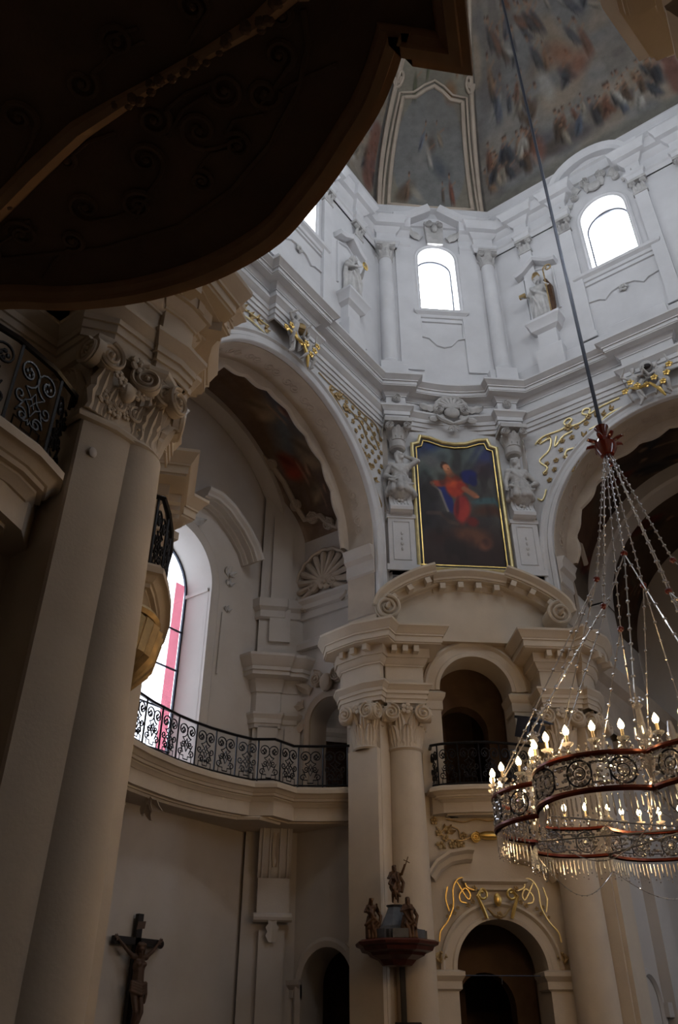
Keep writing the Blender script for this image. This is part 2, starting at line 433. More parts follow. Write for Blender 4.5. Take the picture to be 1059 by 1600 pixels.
# ------------------------------------------------------------------ figures (one continuous remeshed surface)
def remesh(mb, name, m, parent=None, T=None, voxel=0.02, smooth=4):
    me = bpy.data.meshes.new(name); me.from_pydata(mb.v, [], mb.f)
    o = bpy.data.objects.new(name, me); COL.objects.link(o)
    md = o.modifiers.new('r', 'REMESH'); md.mode = 'VOXEL'; md.voxel_size = voxel; md.use_smooth_shade = True
    sm = o.modifiers.new('s', 'SMOOTH'); sm.factor = 0.5; sm.iterations = smooth
    dg = bpy.context.evaluated_depsgraph_get()
    me2 = bpy.data.meshes.new_from_object(o.evaluated_get(dg)); me2.name = name
    bpy.data.objects.remove(o); bpy.data.meshes.remove(me)
    me2.materials.clear(); me2.materials.append(M[m]); me2.polygons.foreach_set('use_smooth', [True] * len(me2.polygons))
    return link(name, me2, parent, T)
def hand(mb, w, d, side, s=1.0, curl=0.3, nrm=(0, -1, 0)):
    w = Vector(w); d = Vector(d).normalized(); nrm = Vector(nrm); nrm = (nrm - d * nrm.dot(d)).normalized(); x = d.cross(nrm) * side
    mb.cap(w, w + d * .05 * s, .026 * s, .034 * s); mb.cap(w + d * .04 * s + x * .022 * s, w + d * .085 * s + x * .028 * s, .024 * s, .018 * s); mb.cap(w + d * .04 * s - x * .022 * s, w + d * .08 * s - x * .028 * s, .024 * s, .018 * s)
    for k, (o, l) in enumerate(((-.034, .062), (-.012, .078), (.012, .084), (.034, .074))):
        a = w + d * .085 * s + x * o * s; b = a + (d + nrm * curl * .5).normalized() * l * .55 * s + x * o * .3 * s
        mb.cap(a, b, .012 * s, .011 * s, 6); mb.cap(b, b + (d + nrm * curl * 1.6).normalized() * l * .5 * s, .011 * s, .009 * s, 6)
    t = w + d * .03 * s + x * .04 * s
    mb.cap(t, t + (d * .6 + x * .7 + nrm * curl).normalized() * .05 * s, .015 * s, .012 * s, 6)
def head(mb, c, f, s=1.0, hair='short', beard=False, up=(0, 0, 1)):
    c = Vector(c); f = Vector(f).normalized(); up = Vector(up); up = (up - f * up.dot(f)).normalized(); r = f.cross(up)
    rot = Matrix((r, f, up)).transposed()
    def q(a, b, e): return c + (r * a + f * b + up * e) * s
    mb.ell(q(0, -.005, .015), (.076 * s, .096 * s, .105 * s), 12, 9, rot); mb.ell(q(0, .03, -.06), (.055 * s, .062 * s, .06 * s), 10, 7, rot)
    mb.cap(q(0, .09, .02), q(0, .108, -.02), .011 * s, .017 * s, 6)
    for k in (-1, 1):
        mb.ell(q(k * .034, .078, .022), (.017 * s, .012 * s, .010 * s), 6, 5, rot); mb.cap(q(k * .055, .07, .04), q(k * .015, .09, .042), .010 * s, .011 * s, 6)
        mb.ell(q(k * .08, -.005, -.005), (.012 * s, .022 * s, .032 * s), 6, 5, rot)
    mb.cap(q(-.02, .085, -.055), q(.02, .085, -.055), .009 * s, .009 * s, 6); mb.ell(q(0, .075, -.098), .024 * s, 6, 5)
    if hair:
        for k in range(9):
            a = R(-130 + k * 32.5); mb.ell(q(math.sin(a) * .07, -.03 - .05 * math.cos(a), .05 + .02 * (k % 2)), .045 * s, 7, 5)
        for k in range(5): mb.ell(q(-.06 + .03 * k, .03, .10), .034 * s, 7, 5)
        if hair == 'long':
            for k in (-1, 1):
                mb.cap(q(k * .075, -.03, .02), q(k * .085, -.04, -.16), .04 * s, .03 * s)
            mb.cap(q(0, -.08, .02), q(0, -.09, -.17), .06 * s, .05 * s)
    if beard:
        for k in range(5): mb.cap(q(-.04 + .02 * k, .075, -.07), q(-.025 + .0125 * k, .09, -.15 - .03 * (2 - abs(k - 2))), .02 * s, .012 * s, 6)
def limb(mb, a, b, c, r1, r2, r3):
    mb.cap(a, b, r1, r2); mb.cap(b, c, r2 * 1.05, r3)
    a, b, c = Vector(a), Vector(b), Vector(c); mb.cap(b + (c - b) * .12, b + (c - b) * .45, r2 * .95, r2 * 1.0)
def human(P, s=1.0, hair='short', beard=False, robe=None, torso=True, legs=True, face=(0, -1, 0), folds=11, seed=1, fat=1.0, hands=True):
    """P: joints in metres. robe=(waist point, hem z, waist r, hem r)"""
    mb = MB(); g = random.Random(seed); f = fat; V = Vector
    pel, ch, nk, hd = V(P['pel']), V(P['chest']), V(P['neck']), V(P['head'])
    mb.ell(ch, (.165 * s * f, .115 * s * f, .17 * s), 12, 8); mb.cap(V(P['shL']) , V(P['shR']), .068 * s * f, .068 * s * f)
    mb.cap(ch - V((0, 0, .05 * s)), pel, .125 * s * f, .135 * s * f); mb.ell(pel, (.165 * s * f, .125 * s * f, .13 * s), 12, 8)
    for k in (-1, 1): mb.ell(ch + V((k * .075 * s, -.085 * s, .03 * s)), (.07 * s, .045 * s, .055 * s), 8, 6)
    mb.cap(nk - V((0, 0, .06 * s)), hd - V((0, 0, .06 * s)), .058 * s * f, .05 * s * f)
    head(mb, hd, face, s * (1.12 if f > 1.05 else 1), hair, beard)
    for k, sd in (('L', -1), ('R', 1)):
        limb(mb, P['sh' + k], P['el' + k], P['wr' + k], .055 * s * f, .043 * s * f, .030 * s * f)
        if hands:
            d = V(P['wr' + k]) - V(P['el' + k]); hand(mb, P['wr' + k], d, sd, s)
        if legs:
            limb(mb, P['hip' + k], P['kn' + k], P['an' + k], .088 * s * f, .060 * s * f, .040 * s * f)
            a = V(P['an' + k]); td = V(P.get('toe' + k, (0, -1, -.25))).normalized()
            mb.cap(a - V((0, 0, .02 * s)), a + td * .15 * s, .040 * s, .028 * s); mb.cap(a, a - td * .04 * s - V((0, 0, .03 * s)), .036 * s, .034 * s)
            for j in range(5): 
                b = a + td * .15 * s + V(((j - 2) * .013 * s, 0, 0)); mb.cap(b, b + td * .028 * s, .010 * s, .009 * s, 5)
    if robe:
        w, hz, wr, hr = robe; w = V(w)
        for i in range(folds):
            a = 2 * PI * i / folds + g.uniform(-.12, .12); rr = hr * g.uniform(.72, 1.0); 
            p0 = w + V((math.cos(a) * wr, math.sin(a) * wr * .8, 0)); p2 = V((w.x + math.cos(a) * rr + .02, w.y + math.sin(a) * rr * .85, hz))
            p1 = (p0 + p2) * .5 + V((math.cos(a) * .03, math.sin(a) * .03, g.uniform(-.05, .05)))
            mb.cap(p0, p1, wr * .42, wr * .36); mb.cap(p1, p2, wr * .36, hr * .27)
        mb.cap(w, V((w.x, w.y, hz + .02)), wr * .95, hr * .72, 12)
    return mb
def fold(mb, pts, r0, r1):
    n = len(pts) - 1
    for i in range(n): mb.cap(pts[i], pts[i + 1], r0 + (r1 - r0) * i / n, r0 + (r1 - r0) * (i + 1) / n)
# ================================================================== the setting
LX, RY = -10.4, 19.4                      # crossing faces: left wall plane x, far wall plane y
Bc, Cc = (LX, 16.45), (-7.0, RY); Ac, Hc = (LX, 7.75), (-7.0, 4.8)
Dc, Ec, Fc, Gc = (1.1, RY), (4.5, 16.45), (4.5, 7.75), (1.1, 4.8)
OCT = [Ac, Bc, Cc, Dc, Ec, Fc, Gc, Hc]
CX, CY = -2.95, 12.1
FL = frame(LX, 12.2, (1, 0)); FR = frame(-2.95, RY, (0, -1))
FD = frame(-8.7, 17.925, (2.95, -3.4)); FN = frame(-8.7, 6.275, (2.95, 3.4))
def w2(F, x, y, z=0): p = F @ Vector((x, y, z)); return (p.x, p.y)

struct('floor', 'grey stone paving across the whole church floor', MB().box(-18, 10, -8, 30, -0.3, 0), 'floor')

# crossing walls with their great arches
def great_arch(F, name, label, x0, x1, mate='trimw', full=True):
    o = struct(name, label, MB().archwall(x0, x1, 10.9, 20, 0, 3.68, 13.05, 10.9, 0.9, n=40), 'trimw', F)
    part('cream_jamb', MB().box(x0, -3.68, 0, .9, 0, 10.9).box(3.68, x1, 0, .9, 0, 10.9), 'stone', o)
    return o
wl_left = great_arch(FL, 'wall_left', 'white crossing wall pierced by the arch on the window side', -4.45, 4.25)
wl_far = great_arch(FR, 'wall_far', 'white crossing wall pierced by the chancel arch', -4.05, 4.05)
struct('wall_near', 'crossing wall over the arch towards the nave', MB().archwall(-5.85, 5.05, 0, 20, 0, 3.68, 13.05, 0, 0.9, n=24), 'stone', frame(-2.95, 4.8, (0, 1)))
struct('wall_right', 'crossing wall over the arch opposite the tall window', MB().archwall(-4.35, 4.35, 0, 20, 0, 3.68, 13.05, 0, 0.9, n=24), 'trimw', frame(4.5, 12.1, (-1, 0)))
def arch_trim(F, name, label):
    o = struct(name, label, None, None, F)
    pts = [(-3.68, 11.0)] + [(-3.68 * math.cos(PI * i / 48), 13.05 + 3.68 * math.sin(PI * i / 48)) for i in range(49)] + [(3.68, 11.0)]
    # archivolt: profile radial (outwards) and projecting; travel clockwise so that 'right' is inwards
    prof = [(-0.38, 0.0), (-0.38, 0.12), (-0.34, 0.15), (-0.30, 0.15), (-0.28, 0.12), (-0.25, 0.09), (-0.15, 0.09), (-0.15, 0.06), (-0.13, 0.06), (-0.13, 0.11), (-0.02, 0.11), (0.0, 0.09), (0.0, -0.02)]
    part('archivolt', MB().sweep(pts, prof, mp=lambda a, b, c: (a, -c, b)), 'trimw', o)
    for s in (-1, 1):
        m = MB(); pr = [(0, 12.1), (0.05, 12.15), (0.05, 12.5), (0.16, 12.6), (0.16, 12.75), (0.24, 12.9), (0.0, 12.95)]
        pa = [(s * 3.68, 0.92), (s * 3.68, 0.0)]
        if s < 0: pa = pa[::-1]
        if s > 0: pa = [(3.68, 0.0), (3.68, 0.92)][::-1]
        m.sweep([(s * 3.66, 0.0), (s * 3.66, 0.92)] if s < 0 else [(s * 3.66, 0.92), (s * 3.66, 0.0)], [(o_, z) for o_, z in pr], mp=lambda a, b, c: (a, b, c))
        part('impost_moulding', m, 'chapel', o)
        m2 = MB(); 
        for k in range(14):      # ornament on the soffit of the arch
            a = PI * (0.06 + 0.88 * k / 13)
            if (s < 0) != (k < 7): continue
            c = Vector((-3.64 * math.cos(a), 0.46, 13.05 + 3.64 * math.sin(a)))
            T = Matrix.Translation(c) @ Ry(a - PI / 2) @ Rx(R(-90))
            sc = MB(); 
            for g in (-1, 1):
                sp = spiral(0.15, 1.3, 0.04, 16, 0 if g > 0 else PI, g)
                sc.tube([(x + g * .15, 0.0, z) for x, z in sp], 0.013, 5)
            sc.join(flower_mb(0.07)); m2.join(sc, T)
        part('soffit_ornament', m2, 'stoned', o, kind='stuff')
    aa = [(-1, 10.9 - 13.05)] + [(-math.cos(PI * k / 40), 3.68 * math.sin(PI * k / 40)) for k in range(41)] + [(1, 10.9 - 13.05)]
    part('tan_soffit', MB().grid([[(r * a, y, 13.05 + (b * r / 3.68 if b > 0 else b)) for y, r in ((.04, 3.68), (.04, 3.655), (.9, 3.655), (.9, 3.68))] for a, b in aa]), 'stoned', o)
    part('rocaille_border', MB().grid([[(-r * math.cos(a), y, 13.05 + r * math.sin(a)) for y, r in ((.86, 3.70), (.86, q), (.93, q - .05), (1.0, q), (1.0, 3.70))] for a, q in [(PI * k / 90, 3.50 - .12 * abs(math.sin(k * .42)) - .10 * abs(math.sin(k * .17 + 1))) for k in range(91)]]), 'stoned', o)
    return o
arch_trim(FL, 'trim_1', 'moulded white archivolt around the window side arch')
arch_trim(FR, 'trim_2', 'moulded white archivolt around the chancel arch')

# diagonal pier: upper panel and lower wall with loggia and doorway openings
m = MB(); m.box(-2.26, 2.26, 0.10, 0.6, 12.2, 20)
struct('wall_diagonal', 'pale wall of the diagonal pier behind the painting', m, 'trimw', FD)
def pier_lower(F, name, label):
    m = MB(); m.archwall(-2.6, 2.6, 6.0, 12.3, 0, 0.95, 9.1, 6.0, 0.8, n=24, y=0.35)
    m.archwall(-2.6, 2.6, 0.0, 6.0, 0, 1.0, 2.8, 0.0, 0.9, n=24, y=0.35)
    o = struct(name, label, m, 'stone', F)
    # loggia chamber and passage behind, dark brown walls stand in for the shade inside
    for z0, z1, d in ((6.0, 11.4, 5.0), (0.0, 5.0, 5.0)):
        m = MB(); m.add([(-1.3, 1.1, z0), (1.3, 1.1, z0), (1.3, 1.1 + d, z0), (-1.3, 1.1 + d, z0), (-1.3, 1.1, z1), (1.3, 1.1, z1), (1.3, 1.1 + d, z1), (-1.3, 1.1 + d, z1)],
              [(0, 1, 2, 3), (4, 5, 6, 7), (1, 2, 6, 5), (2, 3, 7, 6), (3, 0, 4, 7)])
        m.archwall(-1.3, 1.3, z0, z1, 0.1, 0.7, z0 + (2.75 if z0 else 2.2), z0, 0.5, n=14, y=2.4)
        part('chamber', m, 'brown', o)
    return o
pier_lower(FD, 'wall_pier_far', 'cream lower wall of the far diagonal pier with loggia and doorway')
pier_lower(FN, 'wall_pier_near', 'cream lower wall of the near diagonal pier')
struct('wall_pier_near_upper', 'upper wall of the near diagonal pier', MB().box(-2.26, 2.26, 0.1, 0.6, 12.2, 20), 'trimw', FN)
for i, (p, q) in enumerate(((Dc, Ec), (Fc, Gc))):
    Fx = frame((p[0] + q[0]) / 2, (p[1] + q[1]) / 2, (CX - (p[0] + q[0]) / 2, CY - (p[1] + q[1]) / 2))
    struct('wall_pier_right', 'plain diagonal pier on the far side of the crossing' if i == 0 else 'plain diagonal pier beside the nave', MB().box(-2.4, 2.4, 0, 0.6, 0, 20), 'stone', Fx)

# main cornice round the crossing
def diag_path(F, segs=10):
    pts = [(-2.1, 0.0), (-2.08, -0.20), (-1.5, -0.20), (-1.48, 0.02)]
    pts += [(-1.48 + 2.96 * i / segs, 0.02 + 0.20 * math.sin(PI * i / segs)) for i in range(1, segs)]
    pts += [(1.48, 0.02), (1.5, -0.20), (2.08, -0.20), (2.1, 0.0)]
    return [w2(F, *p) for p in pts]
def face_path(F, a=-1.1, b=0.6, d=0.22): return [w2(F, a, 0), w2(F, a + .01, -d), w2(F, b - .01, -d), w2(F, b, 0)]
cp = [Ac] + face_path(FL, -1.2, 0.5) + [Bc] + diag_path(FD) + [Cc] + face_path(FR, -0.6, 0.9) + [Dc, Ec, Fc, Gc, Hc]
prof_main = [(0.0, 17.5), (0.05, 17.5), (0.05, 17.64), (0.09, 17.64), (0.09, 17.80), (0.13, 17.80), (0.13, 17.94), (0.16, 17.96), (0.22, 18.06), (0.25, 18.08), (0.25, 18.15), (0.02, 18.17), (0.02, 18.60), (0.05, 18.60), (0.05, 18.64), (0.08, 18.66), (0.13, 18.74), (0.15, 18.78), (0.36, 18.80), (0.36, 18.84), (0.38, 18.84), (0.38, 18.96), (0.42, 18.96), (0.42, 19.0), (0.45, 19.02), (0.53, 19.10), (0.56, 19.12), (0.56, 19.18), (0.2, 19.26), (0.1, 19.4), (0, 19.42)]
struct('trim_3', 'deep white main cornice running round the crossing', MB().sweep(cp, prof_main, closed=True), 'trimw')
struct('trim_4', 'low white plinth of the drum above the main cornice', MB().sweep(cp, [(0.0, 19.3), (0.16, 19.32), (0.16, 19.9), (0.1, 19.98), (0.0, 20.05)], closed=True), 'drum')

# ------------------------------------------------------------------ drum
wid = [0]
def window(F, hw, spring, rise, sill, label, y=0.62, mull=True, portal_on=True, gm='glass'):
    wid[0] += 1
    o = struct('window_%d' % wid[0], label, None, None, F)
    pts = [(-hw, sill)] + [(-hw * math.cos(PI * i / 18), spring + rise * math.sin(PI * i / 18)) for i in range(19)] + [(hw, sill)]
    fr = MB(); fr.sweep(pts + [pts[0]], [(-0.01, y - .03), (0.05, y - .03), (0.05, y + .03), (-0.01, y + .03)], mp=lambda a, b, c: (a, c, b))
    part('window_frame', fr, 'steel', o)
    part('pane', MB().prism([(a * .985, b) for a, b in pts], y, y + 0.01, mp=lambda a, b, c: (a, c, b)), gm, o, smooth=0)
    if mull: part('glazing_bar', MB().box(-.018, .018, y - .03, y + .03, sill, spring + rise), 'steel', o)
    if portal_on:
        c = F @ Vector((0, y + 0.12, (sill + spring + rise) / 2)); nv = F.to_3x3() @ Vector((0, -1, 0))
        portal('daylight_portal', c, nv, 2 * hw, spring + rise - sill)
    return o
faces = []
for i in range(8):
    p, q = OCT[i], OCT[(i + 1) % 8]; mx, my = (p[0] + q[0]) / 2, (p[1] + q[1]) / 2; L = math.hypot(q[0] - p[0], q[1] - p[1]) / 2
    d = Vector((q[0] - p[0], q[1] - p[1])).normalized(); faces.append((frame(mx, my, (d.y, -d.x)), L))
wl = ['left', 'diagonal_far', 'far', 'diagonal_right', 'right', 'diagonal_back', 'near', 'diagonal_near']
for i, (F, L) in enumerate(faces):
    dg = i % 2 == 1
    hw, sp, rs, sl = (0.68, 25.6, 0.62, 22.82) if dg else (0.76, 25.3, 0.78, 22.86)
    struct('wall_drum_' + wl[i], 'grey white drum wall, %s side, around its window' % wl[i].replace('_', ' '), MB().archwall(-L - .02, L + .02, 19.2, 28.4, 0, hw, sp, sl, 0.85, rs, 20), 'drum', F)
    window(F, hw, sp, rs, sl, 'arched clear window in the %s face of the drum' % wl[i].replace('_', ' '), mull=(i == 0))

# drum entablature (broken at the windows) and the cornice under the dome
def pil_jogs(F, L, xs, hw=0.3, d=0.14):
    out = []
    for x in xs: out += [(x - hw, 0), (x - hw + .005, -d), (x + hw - .005, -d), (x + hw, 0)]
    return [w2(F, *p) for p in out]
F0, L0 = faces[0]; F1, L1 = faces[1]; F2, L2 = faces[2]
prof_dr = [(0.05, 25.95), (0.08, 26.15), (0.14, 26.2), (0.14, 26.32), (0.03, 26.36), (0.03, 26.75), (0.12, 26.82), (0.2, 26.95), (0.34, 27.0), (0.36, 27.14), (0.46, 27.3), (0.46, 27.36), (0.0, 27.5), (0, 25.95)]
def seg_path(i, j):
    Fi, Li = faces[i]; Fj, Lj = faces[j]
    a = 1.15 if i % 2 == 0 else 0.92; b = -1.15 if j % 2 == 0 else -0.92
    pi = [1.35, Li - 1.2] if i % 2 == 0 else [Li - 0.42]
    pj = [-Lj + 1.2, -1.35] if j % 2 == 0 else [-Lj + 0.42]
    P = [w2(Fi, a, 0)] + pil_jogs(Fi, Li, pi, 0.22 if i % 2 == 0 else 0.34) + [OCT[(i + 1) % 8]] + pil_jogs(Fj, Lj, pj, 0.22 if j % 2 == 0 else 0.34) + [w2(Fj, b, 0)]
    return P
tdr = struct('trim_5', 'white entablature of the drum, broken at each window')
for k in range(8):
    part('entablature_run', MB().sweep(seg_path(k, (k + 1) % 8), prof_dr), 'drum', tdr)
octc = OCT
struct('trim_6', 'white moulded cornice under the painted dome', MB().sweep(octc, [(0, 27.4), (0.08, 27.42), (0.08, 27.9), (0.18, 27.96), (0.18, 28.06), (0.3, 28.2), (0.3, 28.28), (0, 28.4)], closed=True), 'drum')

# drum face dressing
def pilaster(x, z0, z1, w, d, F_parent, cap_m='drum', name='pilaster'):
    m = MB(); m.box(x - w / 2, x + w / 2, -d, 0.02, z0, z1); m.box(x - w / 2 - .05, x + w / 2 + .05, -d - .05, 0.02, z0, z0 + .25)
    part(name, m, 'drum', F_parent)
    c = MB(); c.box(x - w / 2 - .04, x + w / 2 + .04, -d - .03, 0.02, z1, z1 + .08)
    for k in range(3): c.join(leaf_mb(w * .4, .36, .1, 3, 5, 6), Tr(x + (k - 1) * w * .33, -d, z1 + .06))
    for s in (-1, 1): c.join(volute_mb(.12, .08, s, 14), Tr(x + s * w * .42, -d - .04, z1 + .5))
    c.box(x - w / 2 - .1, x + w / 2 + .1, -d - .1, 0.02, z1 + .6, z1 + .72)
    part('pilaster_capital', c, 'statue', F_parent)
def drum_dress(i, niches):
    F, L = faces[i]; dg = i % 2 == 1
    o = struct('trim_drum_' + wl[i], 'pilasters, sills and hood dressing the %s drum face' % wl[i].replace('_', ' '), None, None, F)
    if dg:
        for s in (-1, 1):
            x = s * (L - 0.36)
            m = MB(); m.box(x - .36, x + .36, -.44, .02, 19.1, 19.97); m.lathe([(.30, 19.95), (.32, 20.05), (.32, 20.12), (.27, 20.2), (.265, 22), (.235, 25.2)], 20, (x, -.08, 0)); part('drum_column', m, 'drum', o)
            c = MB(); c.lathe([(.24, 25.2), (.27, 25.25), (.24, 25.3), (.25, 25.55), (.34, 25.85), (.001, 25.86)], 16, (x, -.08, 0))
            for k in range(7): c.join(leaf_mb(.18, .36, .1, 3, 5, 6), Tr(x, -.08, 25.28) @ Rz(2 * PI * k / 7) @ Tr(0, -.24, 0))
            for k in (-1, 1): c.join(volute_mb(.12, .08, k, 14), Tr(x + k * .24, -.36, 25.72))
            c.box(x - .34, x + .34, -.4, 0, 25.84, 25.97)
            part('column_capital', c, 'statue', o)
            x2 = s * 1.12
            part('flat_pilaster', MB().box(x2 - .38, x2 + .38, -.07, .02, 20.0, 25.95), 'drum', o)
        hw, sill, apex = .68, 22.82, 26.22
    else:
        for x in (-L + 1.2, -1.35, 1.35, L - 1.2): pilaster(x, 20.0, 25.25, .42, .12, o)
        hw, sill, apex = .76, 22.86, 26.08
    # architrave of the window
    pts = [(-hw, sill)] + [(-hw * math.cos(PI * k / 18), (apex - (.62 if dg else .78)) + (.62 if dg else .78) * math.sin(PI * k / 18)) for k in range(19)] + [(hw, sill)]
    part('window_architrave', MB().sweep(pts, [(-.16, 0), (-.16, .07), (-.1, .1), (-.05, .05), (0, .05), (0, -.01)], mp=lambda a, b, c: (a, -c, b)), 'drum', o)
    w = hw + .5 if not dg else hw + .1
    s_ = [(0, sill - .32), (.05, sill - .3), (.08, sill - .2), (.18, sill - .12), (.2, sill - .02), (0, sill)]
    part('window_sill', MB().sweep([(-w, 0.01), (-w, 0), (w, 0), (w, 0.01)], s_), 'drum', o)
    # apron panel with a scalloped lower edge
    ap = [(-w * .92, sill - .5), (-w * .92, sill - 1.25), (-w * .62, sill - 1.3), (-w * .5, sill - 1.42), (-w * .3, sill - 1.62 if dg else sill - 1.2), (0, sill - 1.7 if dg else sill - 1.12),
          (w * .3, sill - 1.62 if dg else sill - 1.2), (w * .5, sill - 1.42), (w * .62, sill - 1.3), (w * .92, sill - 1.25), (w * .92, sill - .5)]
    part('apron_panel', MB().tube([(a, -.02, b) for a, b in ap], .045, 5, closed=True), 'drum', o)
    if not dg: part('apron_flower', flower_mb(.16).xf(Tr(0, -.03, sill - 1.3)), 'statue', o)
    # hood above the window
    if dg:
        for s in (-1, 1):
            hp = [(s * 1.55, 27.3), (s * .95, 27.38), (s * .1, 27.95)]
            if s > 0: hp = hp[::-1]
            part('raking_cornice', MB().sweep(hp, [(-.02, 0), (-.02, .4), (-.1, .5), (-.26, .55), (-.3, .45), (-.3, 0)], mp=lambda a, b, c: (a, -c, b)), 'drum', o)
        kb = MB(); kb.prism([(-.3, 26.3), (.3, 26.3), (.36, 27.55), (-.36, 27.55)], 0, .2, mp=lambda a, b, c: (a, -c, b))
        part('keystone_block', kb, 'statue', o)
        kd = MB(); 
        for s in (-1, 1): kd.join(volute_mb(.17, .1, s, 18), Tr(s * .2, -.24, 27.35)); kd.join(leaf_mb(.4, .5, .2, 3, 5, 6), Tr(s * .5, -.1, 26.7) @ Ry(R(s * 60)))
        kd.ell((0, -.25, 27.1), (.13, .12, .2), 8, 6)
        part('keystone_carving', kd, 'statue', o)
    else:
        hp = [(-1.75, 27.25), (-1.2, 27.28)] + [(1.2 * -math.cos(PI * (.1 + .8 * k / 14)), 27.15 + .95 * math.sin(PI * (.1 + .8 * k / 14))) for k in range(15)] + [(1.2, 27.28), (1.75, 27.25)]
        part('arched_hood', MB().sweep(hp, [(-.02, 0), (-.02, .42), (-.1, .52), (-.26, .56), (-.3, .46), (-.3, 0)], mp=lambda a, b, c: (a, -c, b)), 'drum', o)
        kd = MB()
        for s in (-1, 1):
            kd.join(volute_mb(.2, .1, s, 18), Tr(s * .3, -.1, 27.2)); kd.join(volute_mb(.16, .1, -s, 18), Tr(s * .75, -.1, 26.7))
            for a, x, z in ((40, .55, 26.95), (75, .9, 26.4), (10, .2, 26.7), (100, 1.02, 26.0)): kd.join(leaf_mb(.3, .45, .16, 3, 5, 6), Tr(s * x, -.06, z) @ Ry(R(s * a)))
        kd.ell((0, -.12, 26.75), (.25, .12, .2), 10, 6)
        part('hood_carving', kd, 'statue', o)
        for x in niches:      # statue niche with pedestal and bent hood
            nb = MB(); nb.tube([(x - .55, -.02, 22.0), (x - .55, -.02, 24.0), (x - .35, -.02, 24.1), (x, -.02, 24.25), (x + .35, -.02, 24.1), (x + .55, -.02, 24.0), (x + .55, -.02, 22.0)], .05, 5)
            part('niche_frame', nb, 'drum', o)
            hd = MB(); hd.sweep([(x - .72, 24.05), (x - .42, 24.15), (x, 24.5), (x + .42, 24.15), (x + .72, 24.05)], [(0, 0), (0, .3), (-.08, .36), (-.16, .34), (-.2, 0)], mp=lambda a, b, c: (a, -c, b))
            part('niche_hood', hd, 'drum', o)
            pb = MB(); pb.sweep([(x - .5, .02), (x - .5, -.45), (x + .5, -.45), (x + .5, .02)], [(-.06, 19.1), (-.06, 20.25), (-.1, 20.3), (-.18, 20.36), (-.18, 21.0), (-.04, 21.1), (.02, 21.3), (.1, 21.4), (.1, 21.5), (-.5, 21.52)])
            part('statue_pedestal', pb, 'drum', o)
    return o
drum_dress(0, [2.55]); drum_dress(1, []); drum_dress(2, [-2.6])

